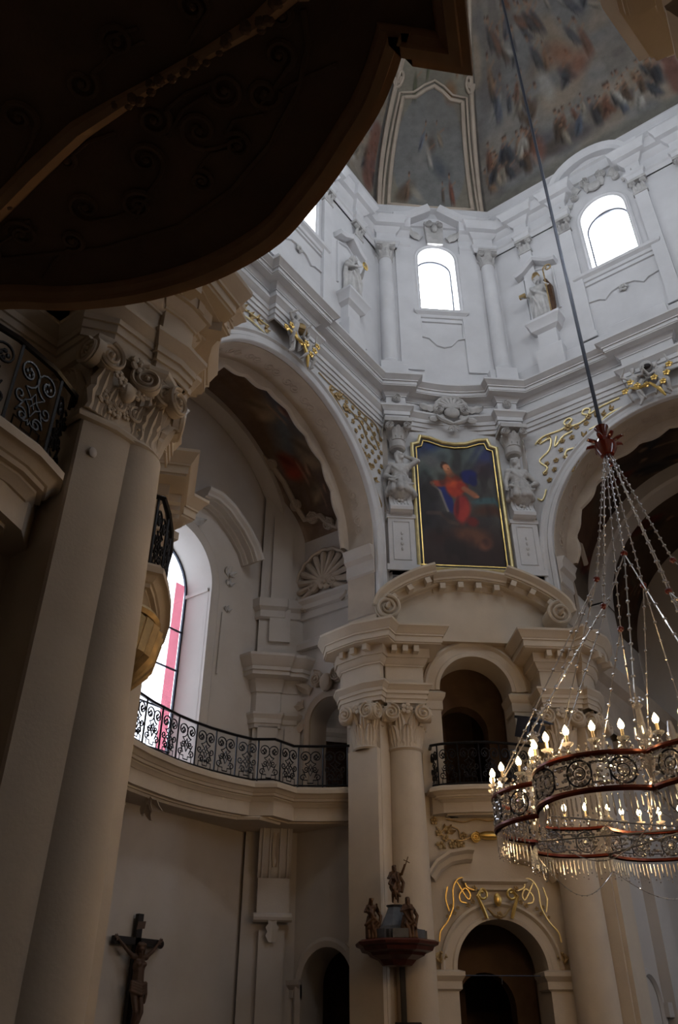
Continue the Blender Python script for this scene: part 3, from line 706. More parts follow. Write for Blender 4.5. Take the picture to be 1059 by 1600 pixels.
# ------------------------------------------------------------------ painted dome
def dome_pt(i, u, v):
    p, q = OCT[i], OCT[(i + 1) % 8]
    ph = v * PI / 2 * 0.97; sc = math.cos(ph) ** 0.9; z = 28.3 + 8.3 * math.sin(ph)
    x = p[0] + (q[0] - p[0]) * u; y = p[1] + (q[1] - p[1]) * u
    return (CX + (x - CX) * sc, CY + (y - CY) * sc, z)
def dome_canvas(i):
    c = Canvas(120, 170, (0.50, 0.48, 0.45), 1.0); g = random.Random(40 + i)
    c.clouds((0.44, 0.44, 0.44), (5, 7), 10 + i, 0.8, .4, .62); c.clouds((0.55, 0.49, 0.42), (4, 6), 50 + i, 0.7, .5, .7); c.clouds((0.35, 0.33, 0.32), (7, 9), 70 + i, 0.45, .55, .75)
    if i % 2 == 0:
        c.blob(.5, .0, 1.2, .085, (0.42, 0.41, 0.38), .9, 0, .3)
        cols = [(.22, .23, .25), (.36, .25, .20), (.50, .47, .42), (.28, .23, .19), (.27, .30, .35), (.45, .36, .28), (.20, .20, .21), (.56, .55, .52)]
        for k in range(30): c.blob(g.uniform(0, 1), .12 + g.uniform(0, .09), g.uniform(.05, .12), g.uniform(.02, .05), g.choice([(.25, .24, .25), (.30, .26, .23), (.36, .33, .31)]), .55, g.uniform(-20, 20), .9)
        for k in range(60): c.figure(g.uniform(.0, 1), .125 + g.uniform(0, .10), g.uniform(.07, .13), g.choice(cols), lean=g.uniform(-30, 30), a=.8)
        for k in range(9): c.blob(g.uniform(0, 1), g.uniform(.34, .8), g.uniform(.1, .2), g.uniform(.04, .09), g.choice([(.52, .49, .45), (.38, .40, .43), (.46, .40, .34)]), .6, g.uniform(-30, 30), .9)
        for k in range(22):
            x, y = g.uniform(.05, .95), .30 + g.uniform(0, .45); cc = g.choice(cols)
            for q in range(2): c.figure(x + g.uniform(-.05, .05), y + g.uniform(-.03, .03), g.uniform(.09, .15), cc if q else g.choice(cols), lean=g.uniform(-60, 60), a=.6)
        c.blob(.42, .36, .05, .085, (.60, .59, .56), .75, 10, .6); c.blob(.56, .42, .13, .07, (.50, .34, .26), .65, -25, .8); c.blob(.62, .36, .10, .05, (.48, .31, .24), .6, 20, .8); c.blob(.30, .16, .05, .07, (.46, .30, .25), .7, 0, .6)
        c.stroke([(.95, .10), (.97, .3)], .05, (.42, .27, .23), .7)
    else:
        c.a[:] = (0.50, 0.48, 0.43)
        c.clouds((.44, .42, .38), (5, 8), 90, .6)
        c.blob(.5, .25, .36, .25, (.45, .45, .44), 1, 0, .06)
        c.clouds((.40, .38, .35), (6, 10), 33, .25); c.blob(.45, .25, .14, .07, (.50, .49, .47), .6, 15, .8); c.blob(.6, .2, .16, .06, (.25, .28, .31), .6, -20, .8)
        c.blob(.52, .29, .06, .05, (.3, .26, .22), .6, 0, .7)
        c.blob(.28, .09, .12, .05, (.33, .27, .22), .8, 20, .6); c.figure(.30, .10, .12, (.38, .30, .24), lean=-15); c.figure(.70, .10, .13, (.38, .23, .18), lean=12); c.figure(.62, .09, .09, (.30, .26, .22)); c.blob(.38, .09, .10, .03, (.58, .56, .50), .7, -25, .7); c.figure(.5, .24, .13, (.56, .54, .51), lean=35); c.figure(.42, .30, .11, (.34, .36, .40), lean=-30); c.figure(.6, .31, .10, (.47, .42, .36), lean=50)
        for k in range(16): c.figure(g.uniform(.1, .9), .47 + g.uniform(0, .3), g.uniform(.1, .16), g.choice([(.42, .28, .18), (.25, .27, .33), (.45, .42, .3), (.28, .3, .22)]), lean=g.uniform(-40, 40), a=.7)
        c.blob(.7, .47, .1, .05, (.5, .34, .2), .6, 0, .7)
        c.stroke([(.04, 0), (.04, .5)], .05, (.25, .24, .24), .7); c.stroke([(.96, 0), (.96, .5)], .05, (.25, .24, .24), .7)
    return c
ceil = struct('ceiling', 'painted dome of the crossing with frescoed figures')
for i in range(8):
    if i < 3: dome_canvas(i).obj('fresco_panel', lambda u, v, i=i: dome_pt(i, u, v), 'fresco', ceil)
    else:
        cv = Canvas(24, 30, (.36, .35, .34)); cv.clouds((.27, .28, .31), (4, 6), i, .7); cv.obj('fresco_panel', lambda u, v, i=i: dome_pt(i, u, v), 'fresco', ceil)
part('dome_cap', MB().lathe([(0.001, 36.9), (1.2, 36.6), (1.2, 36.3)], 16, (CX, CY, 0)), 'fresco', ceil)
# framed picture of the diagonal dome panel: plaster frame moulding in relief
def dome_off(u, v, d=0.06):
    p = Vector(dome_pt(1, u, v)); c = Vector((CX, CY, p.z - 4)); return p + (c - p).normalized() * d
fpts = [(.13, .03), (.16, .44), (.30, .445), (.40, .47), (.5, .485), (.60, .47), (.70, .445), (.84, .44), (.87, .03), (.5, .025)]
def dens(P, n=6): 
    out = []
    for a, b in zip(P, P[1:] + P[:1]): out += [(a[0] + (b[0] - a[0]) * k / n, a[1] + (b[1] - a[1]) * k / n) for k in range(n)]
    return out
part('picture_moulding', MB().tube([dome_off(u, v) for u, v in dens(fpts)], .085, 6, closed=True), 'stoned', ceil)
part('picture_moulding', MB().tube([dome_off(.5 + (u - .5) * 1.14, .2 + (v - .2) * 1.06) for u, v in dens(fpts)], .05, 6, closed=True), 'stoned', ceil)
for s in (-1, 1):
    sp = spiral(.035, 1.6, .006, 22, 0 if s > 0 else PI, -s)
    part('painted_scroll_relief', MB().tube([dome_off(.5 + s * .43 + a * 1.6, .50 + b, .08) for a, b in sp] , .06, 6), 'stoned', ceil)
    part('dome_rib', MB().tube([dome_off(.5 + s * .45, v, .03) for v in [k / 30 for k in range(24)]], .1, 6), 'stoned', ceil)

# ------------------------------------------------------------------ left arm: tall window, vault, gallery
TX, TY0, TY1 = -14.4, 7.9, 16.5
FT = frame(TX, 12.2, (1, 0))
m = MB(); m.archwall(-4.6, 4.6, 0, 20, 0, 1.45, 11.9, 6.5, 0.95, n=30)
struct('wall_left_back', 'aged plaster wall around the tall stained glass window', m, 'chapel', FT)
ww = window(FT, 1.45, 11.9, 1.45, 6.5, 'tall round headed window above the gallery', y=0.9, mull=False, gm='oldglass')
for z in (7.55, 8.6, 9.7, 10.8): part('glazing_bar', MB().box(-1.45, 1.45, .86, .9, z - .02, z + .02), 'steel', ww)
part('glazing_bar', MB().box(-.02, .02, .86, .9, 6.5, 13.2), 'steel', ww)
part('stained_border', MB().box(1.02, 1.34, .88, .895, 6.5, 12.2), 'redglass', ww, smooth=0); part('stained_border', MB().box(-1.34, -1.02, .88, .895, 6.5, 12.2), 'redglass', ww, smooth=0)
t7 = struct('trim_7', 'moulded surround, hood and stucco leaves of the tall window', None, None, FT)
pts = [(-1.45, 6.5), (-1.45, 11.9)] + [(-1.45 * math.cos(PI * k / 30), 11.9 + 1.45 * math.sin(PI * k / 30)) for k in range(31)] + [(1.45, 11.9), (1.45, 6.5)]
part('window_architrave', MB().sweep(pts, [(-.34, 0), (-.34, .06), (-.28, .1), (-.22, .06), (-.1, .05), (-.06, .09), (0, .09), (0, -.01)], mp=lambda a, b, c: (a, -c, b)), 'chapel', t7)
rv = [(-1.45, 11.88), (1.45, 11.88)]
for s in (-1, 1): part('reveal_string', MB().box(min(s * 1.40, s * 1.47), max(s * 1.40, s * 1.47), .02, .88, 11.82, 11.92), 'chapel', t7)
for s in (-1, 1):
    hp = [(s * .55, 14.35), (s * 1.0, 14.42), (s * 1.5, 14.3), (s * 2.1, 13.95), (s * 2.55, 13.55), (s * 2.75, 13.2)]
    if s < 0: hp = hp[::-1]
    part('hood_moulding', MB().sweep(hp, [(.16, 0), (.16, .1), (.12, .1), (.10, .2), (.06, .22), (.06, .42), (.02, .42), (.02, .52), (-.04, .54), (-.1, .62), (-.16, .64), (-.2, .64), (-.24, .5), (-.24, 0)], mp=lambda a, b, c: (a, -c, b)), 'chapel', t7)
    for zz, sc in ((12.6, 1), (12.3, .7), (11.5, .6)):
        part('stucco_sprig', sprig_mb(.2 * sc).xf(Tr(s * (2.25 - .1 * sc), -.02, zz)), 'statue', t7)
    part('stucco_drop', MB().tube([(s * 2.0, -.03, 11.4), (s * 1.98, -.03, 9.6)], .025, 5), 'chapel', t7)
kc = MB()
for s in (-1, 1): kc.join(volute_mb(.2, .14, s, 18), Tr(s * .25, -.12, 13.75)); kc.join(leaf_mb(.3, .45, .2, 3, 5, 6), Tr(s * .45, -.05, 13.6) @ Ry(R(s * 70)))
kc.join(flower_mb(.18), Tr(0, -.12, 13.5)); part('keystone_cartouche', kc, 'statue', t7)
# side walls of the arm with upper niche, shell recess and low doorway
FS = frame(-12.45, TY1, (0, -1))
struct('wall_left_side', 'plaster side wall of the arm with dark niche and doorway', MB().archwall(-2.2, 2.2, 6.0, 20, 0.05, 0.62, 8.6, 6.0, 0.7, n=20).archwall(-2.2, 2.2, 0, 6.0, 0.05, 0.72, 2.6, 0, 0.8, n=18)
    , 'chapel', FS)
part('passage', MB().add([(-1, .75, 0), (1.1, .75, 0), (1.1, 4.4, 0), (-1, 4.4, 0), (-1, .75, 9.8), (1.1, .75, 9.8), (1.1, 4.4, 9.8), (-1, 4.4, 9.8)], [(0, 1, 2, 3), (4, 5, 6, 7), (1, 2, 6, 5), (2, 3, 7, 6), (3, 0, 4, 7)]).box(-1, 1.1, .8, 4.4, 5.5, 6.0), 'brown', COL.objects['wall_left_side'])  # brown colour stands in for the darkness inside niche and doorway
struct('wall_left_nave_side', 'plaster side wall of the arm towards the nave', MB().box(-14.9, -10.0, TY0 - .5, TY0, 0, 20), 'chapel')
t8 = struct('trim_8', 'string mouldings and niche surround of the arm side wall', None, None, FS)
part('impost_moulding', MB().sweep([(-2.0, 0), (2.1, 0)], [(0, 11.7), (.06, 11.72), (.06, 11.95), (.14, 12.0), (.14, 12.15), (.24, 12.25), (.24, 12.32), (0, 12.38)]), 'chapel', t8)
part('base_moulding', MB().sweep([(-2.0, 0), (2.1, 0)], [(0, 10.75), (.12, 10.78), (.12, 10.95), (.05, 11.05), (0, 11.1)]), 'chapel', t8)
pn = [(.05 - .62, 6.6), (.05 - .62, 8.6)] + [(.05 - .62 * math.cos(PI * k / 16), 8.6 + .62 * math.sin(PI * k / 16)) for k in range(17)] + [(.67, 8.6), (.67, 6.6)]
part('niche_architrave', MB().sweep(pn, [(-.2, 0), (-.2, .06), (-.12, .1), (-.05, .06), (0, .06), (0, 0)], mp=lambda a, b, c: (a, -c, b)), 'stoned', t8)
nc = MB()
for s in (-1, 1):
    nc.join(volute_mb(.22, .14, s, 18), Tr(.05 + s * .35, -.1, 9.75))
    for a, x, z in ((60, .6, 9.5), (100, .85, 9.2), (20, .2, 9.6), (130, .8, 8.7)): nc.join(leaf_mb(.32, .45, .2, 3, 5, 6), Tr(.05 + s * x, -.05, z) @ Ry(R(s * a)))
nc.ell((.05, -.15, 9.6), (.2, .15, .26), 10, 7); part('niche_carving', nc, 'stoned', t8)
pl = [(.05 - .72, 0), (.05 - .72, 2.6)] + [(.05 - .72 * math.cos(PI * k / 16), 2.6 + .72 * math.sin(PI * k / 16)) for k in range(17)] + [(.77, 2.6), (.77, 0)]
part('doorway_architrave', MB().sweep(pl, [(-.2, 0), (-.2, .06), (-.12, .1), (0, .06), (0, 0)], mp=lambda a, b, c: (a, -c, b)), 'chapel', t8)
part('doorway_impost', MB().sweep([(-1.6, 0), (-.67, 0)], [(0, 2.3), (.06, 2.35), (.06, 2.5), (.12, 2.6), (.12, 2.7), (0, 2.72)]), 'chapel', t8)
# vault of the arm
def vault_prof(u, hw=4.35, z0=13.6, rise=4.3):
    a = PI * u; return (12.2 - hw * math.cos(a), z0 + rise * math.sin(a) ** 0.9)
cv = Canvas(150, 110, (.52, .46, .40)); cv.clouds((.38, .34, .31), (6, 5), 5, .6)
rr = random.Random(3)
edge = [(.5 + .43 * math.cos(t) * (1 + .05 * math.sin(9 * t)), .5 + .44 * math.sin(t) * (1 + .05 * math.sin(9 * t))) for t in [2 * PI * k / 40 for k in range(41)]]
cv.blob(.5, .5, .46, .48, (.32, .265, .23), 1, 0, .08)
cv.blob(.62, .5, .16, .3, (.34, .27, .21), .9, 0, .5); cv.blob(.68, .45, .1, .25, (.30, .32, .34), .9, 20, .7); cv.blob(.35, .65, .16, .25, (.46, .30, .17), .9, 10, .7); cv.blob(.25, .45, .1, .16, (.20, .21, .23), .9, 10, .6)
cv.clouds((.28, .21, .15), (9, 8), 8, .45, .5, .65)
for k in range(22): cv.figure(rr.uniform(.2, .85), rr.uniform(.3, .8), rr.uniform(.13, .28), rr.choice([(.40, .15, .10), (.48, .28, .14), (.18, .19, .23), (.33, .23, .15), (.42, .36, .29), (.34, .17, .12)]), lean=rr.uniform(-50, 50), a=.7)
cv.a = np.clip(cv.a * 1.3, 0, 1); cv.stroke(edge, .016, (.52, .45, .38), .85)
cv.obj('ceiling_left', lambda u, v: (TX - .05 + (LX + .05 - TX) * v, *vault_prof(u)), 'fresco')['kind'] = 'structure'
COL.objects['ceiling_left']['label'] = 'frescoed vault over the arm with the tall window'; COL.objects['ceiling_left']['category'] = 'ceiling'
vt = struct('trim_9', 'stucco rocaille border and end ribs of the left vault')
def vpt(u, x, d=.08):
    y, z = vault_prof(u); c = Vector((x, 12.2, 13.6)); p = Vector((x, y, z)); return p + (c - p).normalized() * d
part('fresco_border', MB().tube([vpt(u, TX + (LX - TX) * v, .05) for u, v in edge], .09, 6, closed=True), 'stoned', vt)
for k, (u, v) in enumerate(edge[::2][:20]):
    p = vpt(u, TX + (LX - TX) * v, .05); q = vpt(u, TX + (LX - TX) * v, 1.0); T = Matrix.Translation(p) @ (q - p).to_track_quat('-Y', 'Z').to_matrix().to_4x4()
    part('rocaille_scroll', volute_mb(.22, .1, 1 if k % 2 else -1, 14).xf(T), 'stoned', vt)
part('end_rib', MB().grid([[vpt(u, x, d) for x, d in ((TX + .02, -.1), (TX + .02, .22), (TX + .3, .26), (TX + .55, .22), (TX + .55, -.1))] for u in [k / 40 for k in range(41)]]), 'chapel', vt)
# window-wall corner pier
FP = frame(-13.9, 16.0, (1, -1))
cpier = struct('wall_corner', 'angled corner pier between tall window and side wall, with entablature', MB().box(-.55, 1.0, -.02, 1.2, 0, 16), 'chapel', FP)
pp = [(-1.2, .9), (-.62, .05), (-.5, -.08), (.15, -.08), (.2, 0.0), (.6, 0.0), (.75, .1), (1.25, .75), (2.4, .9)]
part('entablature', MB().sweep(pp, [(0, 8.5), (.04, 8.5), (.04, 8.62), (.08, 8.62), (.08, 8.74), (.12, 8.8), (.15, 8.84), (.15, 8.9), (0, 8.92), (0, 9.5), (.04, 9.5), (.06, 9.58), (.12, 9.7), (.14, 9.76), (.14, 9.84), (.36, 9.88), (.36, 10.0), (.40, 10.0), (.40, 10.1), (.44, 10.14), (.52, 10.3), (.56, 10.36), (.56, 10.44), (.2, 10.55), (0, 10.56)]), 'chapel', cpier)
part('attic_moulding', MB().sweep(pp, [(0, 11.7), (.06, 11.75), (.06, 11.95), (.16, 12.05), (.18, 12.3), (0, 12.36)]), 'chapel', cpier)
part('pilaster_strip', MB().box(-.25, .35, -.12, 0, 11.0, 15.2), 'chapel', cpier); part('pilaster_strip', MB().box(-.42, .12, -.12, 0, 6.6, 8.55), 'chapel', cpier); part('pilaster_strip', MB().box(.3, .72, -.1, 0, 6.6, 8.55), 'chapel', cpier)
# chancel arm
FC = frame(-2.95, 27.5, (0, -1))
struct('wall_chancel_end', 'dim end wall of the chancel', MB().box(-4.6, 4.6, 0, .4, 0, 20), 'chapel', FC)
for s in (-1, 1):
    x = -2.95 + s * 4.1
    if s > 0:
        FCR = frame(1.15, 23.45, (-1, 0)); struct('wall_chancel_right', 'chancel side wall with a tall window on the far side', MB().archwall(-4.05, 4.05, 0, 20, 1.2, 1.0, 8.5, 2.5, .5, n=12), 'chapel', FCR)
        window(FCR @ Tr(1.2, 0, 0), 1.0, 8.5, 1.0, 2.5, 'tall chancel window hidden behind the arch', y=.4, gm='oldglass'); continue
    w_ = struct('wall_chancel_left' if s < 0 else 'wall_chancel_right', 'chancel side wall with pilasters on the %s' % ('column side' if s < 0 else 'far side'), MB().box(min(x, x + s * .5), max(x, x + s * .5), RY, 27.5, 0, 20), 'chapel')
    if s < 0:
        for y0, y1 in ((20.4, 20.95), (22.9, 23.9)):
            part('pilaster', MB().box(x - .02, x + .28, y0, y1, 0, 8.6), 'chapel', w_)
            part('pilaster_capital', MB().sweep([(x, y1 + .02), (x + .28, y1 + .02), (x + .28, y0 - .02), (x, y0 - .02)][::-1], [(0, 7.4), (.04, 7.42), (.04, 7.6), (.02, 7.7), (.1, 8.3), (.16, 8.4), (.16, 8.6), (0, 8.62)]), 'stoned', w_)
        part('entablature', MB().sweep([(x + .3, 20.35), (x + .3, 27.4)], [(0, 8.6), (.06, 8.65), (.06, 9.0), (0, 9.05), (0, 9.6), (.15, 9.8), (.4, 9.9), (.5, 10.3), (0, 10.4)][::1], mp=lambda a, b, c: (a, b, c)), 'stoned', w_)
        ni = [(21.2, 1.0), (21.2, 2.2)] + [(21.9 - .7 * math.cos(PI * k / 14), 2.2 + .7 * math.sin(PI * k / 14)) for k in range(15)] + [(22.6, 2.2), (22.6, 1.0)]
        part('side_arch_moulding', MB().tube([(x + .02, a, b) for a, b in ni], .09, 6), 'chapel', w_)
        part('side_arch_impost', MB().box(x, x + .2, 22.55, 22.9, 2.0, 2.3), 'chapel', w_)
cv = Canvas(150, 140, (.30, .25, .21)); rr = random.Random(9); cv.clouds((.16, .13, .12), (7, 7), 60, .8, .4, .6); cv.clouds((.33, .2, .13), (6, 6), 61, .5, .5, .65)
for k in range(34): cv.figure(rr.uniform(.05, .95), rr.uniform(.05, .95), rr.uniform(.08, .17), rr.choice([(.3, .11, .08), (.33, .2, .11), (.12, .13, .15), (.2, .14, .1), (.3, .26, .21), (.1, .1, .11)]), lean=rr.uniform(-60, 60), a=.75)
for e in (.03, .97): cv.stroke([(e, 0), (e, 1)], .05, (.36, .31, .26), .9)
cv.obj('ceiling_chancel', lambda u, v: (-2.95 - 4.05 * math.cos(PI * u), RY + (27.5 - RY) * v, 12.9 + 4.05 * math.sin(PI * u)), 'fresco')['kind'] = 'structure'
COL.objects['ceiling_chancel']['label'] = 'dark frescoed barrel vault over the chancel'; COL.objects['ceiling_chancel']['category'] = 'ceiling'
ct = struct('trim_10', 'pale rib and stucco border crossing the chancel vault')
part('vault_rib', MB().grid([[(-2.95 - r * math.cos(a), y, 12.9 + r * math.sin(a)) for y, r in ((22.9, 4.1), (22.9, 3.62), (23.0, 3.55), (23.7, 3.55), (23.8, 3.62), (23.8, 4.1))] for a in [PI * k / 50 for k in range(51)]]), 'chapel', ct)
for s in (-1, 1): part('rib_pier', MB().box(-2.95 + s * 3.6 if s > 0 else -7.05, -2.95 + s * 3.6 if s < 0 else 1.15, 22.9, 23.8, 10.4, 12.95), 'chapel', ct)
bt = [(.06, .08), (.12, .12), (.1, .2), (.16, .3), (.1, .36)]
part('fresco_border', MB().tube([(-2.95 - 4.0 * math.cos(PI * u), RY + 8 * v, 12.9 + 4.0 * math.sin(PI * u)) for u, v in [(.10, .38), (.13, .30), (.12, .24), (.16, .2), (.14, .15), (.2, .13), (.3, .125), (.4, .13), (.5, .125)]], .1, 6), 'stoned', ct)
part('oculus_frame', MB().tube([(-6.86, 20.7 + .55 * math.cos(a), 12.4 + .95 * math.sin(a)) for a in [2 * PI * k / 24 for k in range(24)]], .07, 6, closed=True), 'stoned', ct)
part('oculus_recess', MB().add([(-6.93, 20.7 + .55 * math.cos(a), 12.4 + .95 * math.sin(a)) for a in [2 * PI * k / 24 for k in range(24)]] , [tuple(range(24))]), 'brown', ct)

# nave and right arm: enclosure with their own windows, mostly beyond the frame
def enclosure(name, label, b, m_): struct(name, label, MB().box(*b), m_)
enclosure('wall_nave_left', 'nave side wall behind the gallery', (-8.0, -7.5, -8, 4.8, 0, 18), 'stone')
FNR = frame(2.4, -1.0, (-1, 0))
struct('wall_nave_right', 'nave side wall beside the photographer', MB().box(-5.8, 7.0, 0, .5, 0, 18), 'stone', FNR)
enclosure('wall_nave_back', 'back wall of the nave', (-8.0, 2.9, -8.5, -8, 0, 18), 'stone'); enclosure('ceiling_nave', 'plain nave ceiling', (-8.0, 2.9, -8, 4.8, 17.5, 18), 'stone')
FRT = frame(8.5, 12.1, (-1, 0))
struct('wall_right_back', 'back wall of the right arm with a tall window', MB().archwall(-5, 5, 0, 19, 0, 1.45, 11.9, 6.5, .8, n=16), 'chapel', FRT)
window(FRT, 1.45, 11.9, 1.45, 6.5, 'tall window of the arm opposite the gallery', y=.7, gm='oldglass')
enclosure('wall_right_side', 'side wall of the right arm', (4.4, 9, 7.2, 7.7, 0, 19), 'chapel'); enclosure('wall_right_side_far', 'far side wall of the right arm', (4.4, 9, 16.5, 17, 0, 19), 'chapel'); enclosure('ceiling_right', 'plain ceiling of the right arm', (4.4, 9, 7.2, 17, 18.6, 19), 'chapel')
# ================================================================== lower order of the piers
VOL = {}
def column_capital(parent, x, y, z0, z1, r, face_ang=0.0, big=False):
    """composite capital: bell, two tiers of acanthus, four corner volutes, abacus"""
    h = z1 - z0
    b = MB(); b.lathe([(r * 1.0, z0), (r * 1.1, z0 + .04), (r * 1.0, z0 + .08), (r * .95, z0 + h * .5), (r * 1.25, z0 + h * .86), (.001, z0 + h * .87)], 24, (x, y, 0))
    cp_ = part('capital', b, 'stone', parent)
    key = ('leaf', round(r, 2), round(h, 2))
    if key not in VOL:
        VOL[key] = (leaf_mb(r * .85, h * .48, r * .35, 3, 7, 8).mesh('acanthus_leaf', 'stone'), leaf_mb(r * .8, h * .75, r * .5, 3, 7, 8).mesh('acanthus_leaf', 'stone'),
                    volute_mb(h * .20, h * .17, 1, 34).mesh('volute', 'stone'), volute_mb(h * .20, h * .17, -1, 34).mesh('volute', 'stone'), flower_mb(h * .14).mesh('abacus_flower', 'stone'))
    A, B, Vp, Vm, Fl = VOL[key]
    for k in range(8):
        link('acanthus_leaf', A, cp_, Tr(x, y, z0 + .06) @ Rz(2 * PI * k / 8 + face_ang) @ Tr(0, -r * .98, 0))
        link('acanthus_leaf', B, cp_, Tr(x, y, z0 + .06) @ Rz(2 * PI * (k + .5) / 8 + face_ang) @ Tr(0, -r * .95, 0))
    for k in range(4):
        for s, V_ in ((-1, Vm), (1, Vp)):
            link('volute', V_, cp_, Tr(x, y, 0) @ Rz(k * PI / 2 + face_ang) @ Tr(s * r * .95, -r * 1.18, z0 + h * .76))
        link('abacus_flower', Fl, cp_, Tr(x, y, 0) @ Rz(k * PI / 2 + face_ang) @ Tr(0, -r * 1.25, z0 + h * .86))
    ab = MB(); q = r * 1.42
    poly = []
    for k in range(4):
        a = face_ang + PI / 4 + k * PI / 2
        for t in range(7):
            u = t / 7; p = Vector((math.cos(a), math.sin(a))) * q * 1.15; n = Vector((math.cos(a + PI / 2), math.sin(a + PI / 2))) * q * 1.15
            w_ = p * (1 - u) + n * u; w_ *= 1 - .18 * math.sin(PI * u); poly.append((x + w_.x, y + w_.y))
    ab.prism(poly, z0 + h * .90, z0 + h * 1.0, mp=lambda a, b, c: (a, b, c)); part('abacus', ab, 'stone', cp_)
    return cp_
def column(name, label, T, r=.44, z_sh=7.34, z_cap=8.45, base=0.9, group=None):
    o = thing(name, label, 'column', T, group)
    part('shaft', MB().lathe([(r * 1.03, base), (r * 1.03, base + 1.6), (r * .985, 5.0), (r * .9, z_sh)], 40), 'stone', o)
    part('base', MB().lathe([(r * 1.5, .0), (r * 1.5, base - .35), (r * 1.42, base - .33), (r * 1.45, base - .22), (r * 1.2, base - .14), (r * 1.28, base - .05), (r * 1.06, base + .02), (.01, base + .02)], 32), 'stone', o)
    column_capital(o, 0, 0, z_sh, z_cap, r * .92)
    return o
CY_ = -0.02
colL = column('column', 'round cream column left of the doorway, behind the pulpit canopy', FD @ Tr(-1.97, CY_, 0))
colR = column('column', 'round cream column right of the doorway, behind the chandelier', FD @ Tr(1.87, CY_, 0))
for T_, lab in ((frame(-10.83, 15.86, (0, -1)), 'flat cream pilaster on the left flank of the far pier'), (frame(-6.65, 19.9, (1, 0)), 'flat cream pilaster on the right flank of the far pier')):
    o = thing('pilaster', lab, 'pilaster', T_)
    part('shaft', MB().box(-.42, .42, -.12, .1, 0.9, 7.34), 'stone', o); part('base', MB().box(-.5, .5, -.2, .1, 0, .9), 'stone', o)
    column_capital(o, 0, .12, 7.34, 8.45, .34)
PROF_E = [(0, 8.45), (.03, 8.45), (.03, 8.56), (.06, 8.56), (.06, 8.68), (.09, 8.68), (.09, 8.76), (.12, 8.79), (.16, 8.86), (.18, 8.88), (.18, 8.93), (0, 8.95), (0, 9.40), (.03, 9.40), (.03, 9.44),
          (.06, 9.46), (.10, 9.54), (.12, 9.60), (.16, 9.60), (.16, 9.84), (.42, 9.86), (.42, 9.90), (.45, 9.90), (.45, 10.06), (.48, 10.06), (.48, 10.1), (.51, 10.13), (.57, 10.24), (.61, 10.28), (.61, 10.34), (.3, 10.4), (0, 10.44)]
def lower_order(F, name, label):
    o = struct(name, label, None, None, F)
    for s in (-1, 1):
        A = [(-1.52, .36), (-1.5, -.46), (-2.44, -.46), (-2.46, -.2)][::-1]
        Bp = ([(-2.50, -.46), (-2.62, -.66), (-2.95, -.48), (-3.25, -.16), (-3.48, .12), (-3.5, .5)] if s < 0 else [(-2.50, -.36), (-2.6, -.5), (-2.9, -.26), (-3.1, .06), (-3.25, .4), (-3.1, .8)])[::-1]
        for pth in (A, Bp):
            p = pth if s < 0 else [(-a, b) for a, b in pth][::-1]
            part('entablature_block', MB().sweep(p, PROF_E), 'stone', o)
        fil = MB(); fil.box(s * 1.98 - .48, s * 1.98 + .48, -.44, .4, 8.46, 10.42); part('block_core', fil, 'stone', o)
        mb = MB().box(-.065, .065, -.12, .12, -.08, .08)
        me = mb.mesh('modillion', 'stone', 0)
        for x, y, a in ((-1.7, -.72, 0), (-1.98, -.72, 0), (-2.26, -.72, 0), (-2.95, -.74, -38), (-3.22, -.44, -42), (-3.46, -.14, -48)):
            link('modillion', me, o, Tr(-s * x if s > 0 else x, y, 9.76) @ Rz(R(a if s < 0 else -a)))
        # inner arch impost
        m = MB(); xs = [(-1.5, .36), (-1.5, .27), (-.93, .27), (-.93, .9)]
        if s > 0: xs = [(-a, b) for a, b in xs][::-1]
        m.sweep(xs, [(0, 8.55), (.03, 8.58), (.03, 8.8), (.09, 8.9), (.11, 9.0), (0, 9.08)]); part('arch_impost', m, 'stone', o)
        m = MB(); m.box(min(s * .95, s * 1.5), max(s * .95, s * 1.5), .26, .4, 6.5, 8.56); part('arch_pier', m, 'stone', o)
        m = MB(); xs = [(-1.5, .36), (-1.5, .25), (-.98, .25), (-.98, .9)]
        if s > 0: xs = [(-a, b) for a, b in xs][::-1]
        m.sweep(xs, [(0, 2.42), (.05, 2.46), (.05, 2.6), (.12, 2.7), (.12, 2.78), (0, 2.82)]); part('door_impost', m, 'stone', o)
        m = MB(); m.box(min(s * 1.0, s * 1.5), max(s * 1.0, s * 1.5), .25, .4, 0, 2.44); part('door_jamb', m, 'stone', o)
    for R_, sp, w_, nm in ((.95, 9.1, .44, 'loggia_archivolt'), (1.0, 2.8, .36, 'door_archivolt')):
        pts = [(-R_ * math.cos(PI * k / 32), sp + R_ * math.sin(PI * k / 32)) for k in range(33)]
        part(nm, MB().sweep(pts, [(-w_, .0), (-w_, .10), (-w_ * .85, .14), (-w_ * .7, .07), (-w_ * .3, .07), (-w_ * .22, .11), (0, .11), (0, -.05)], mp=lambda a, b, c: (a, .35 - c, b)), 'stone', o)
    return o
lo = lower_order(FD, 'trim_11', 'cream entablature blocks, imposts and archivolts of the far pier')
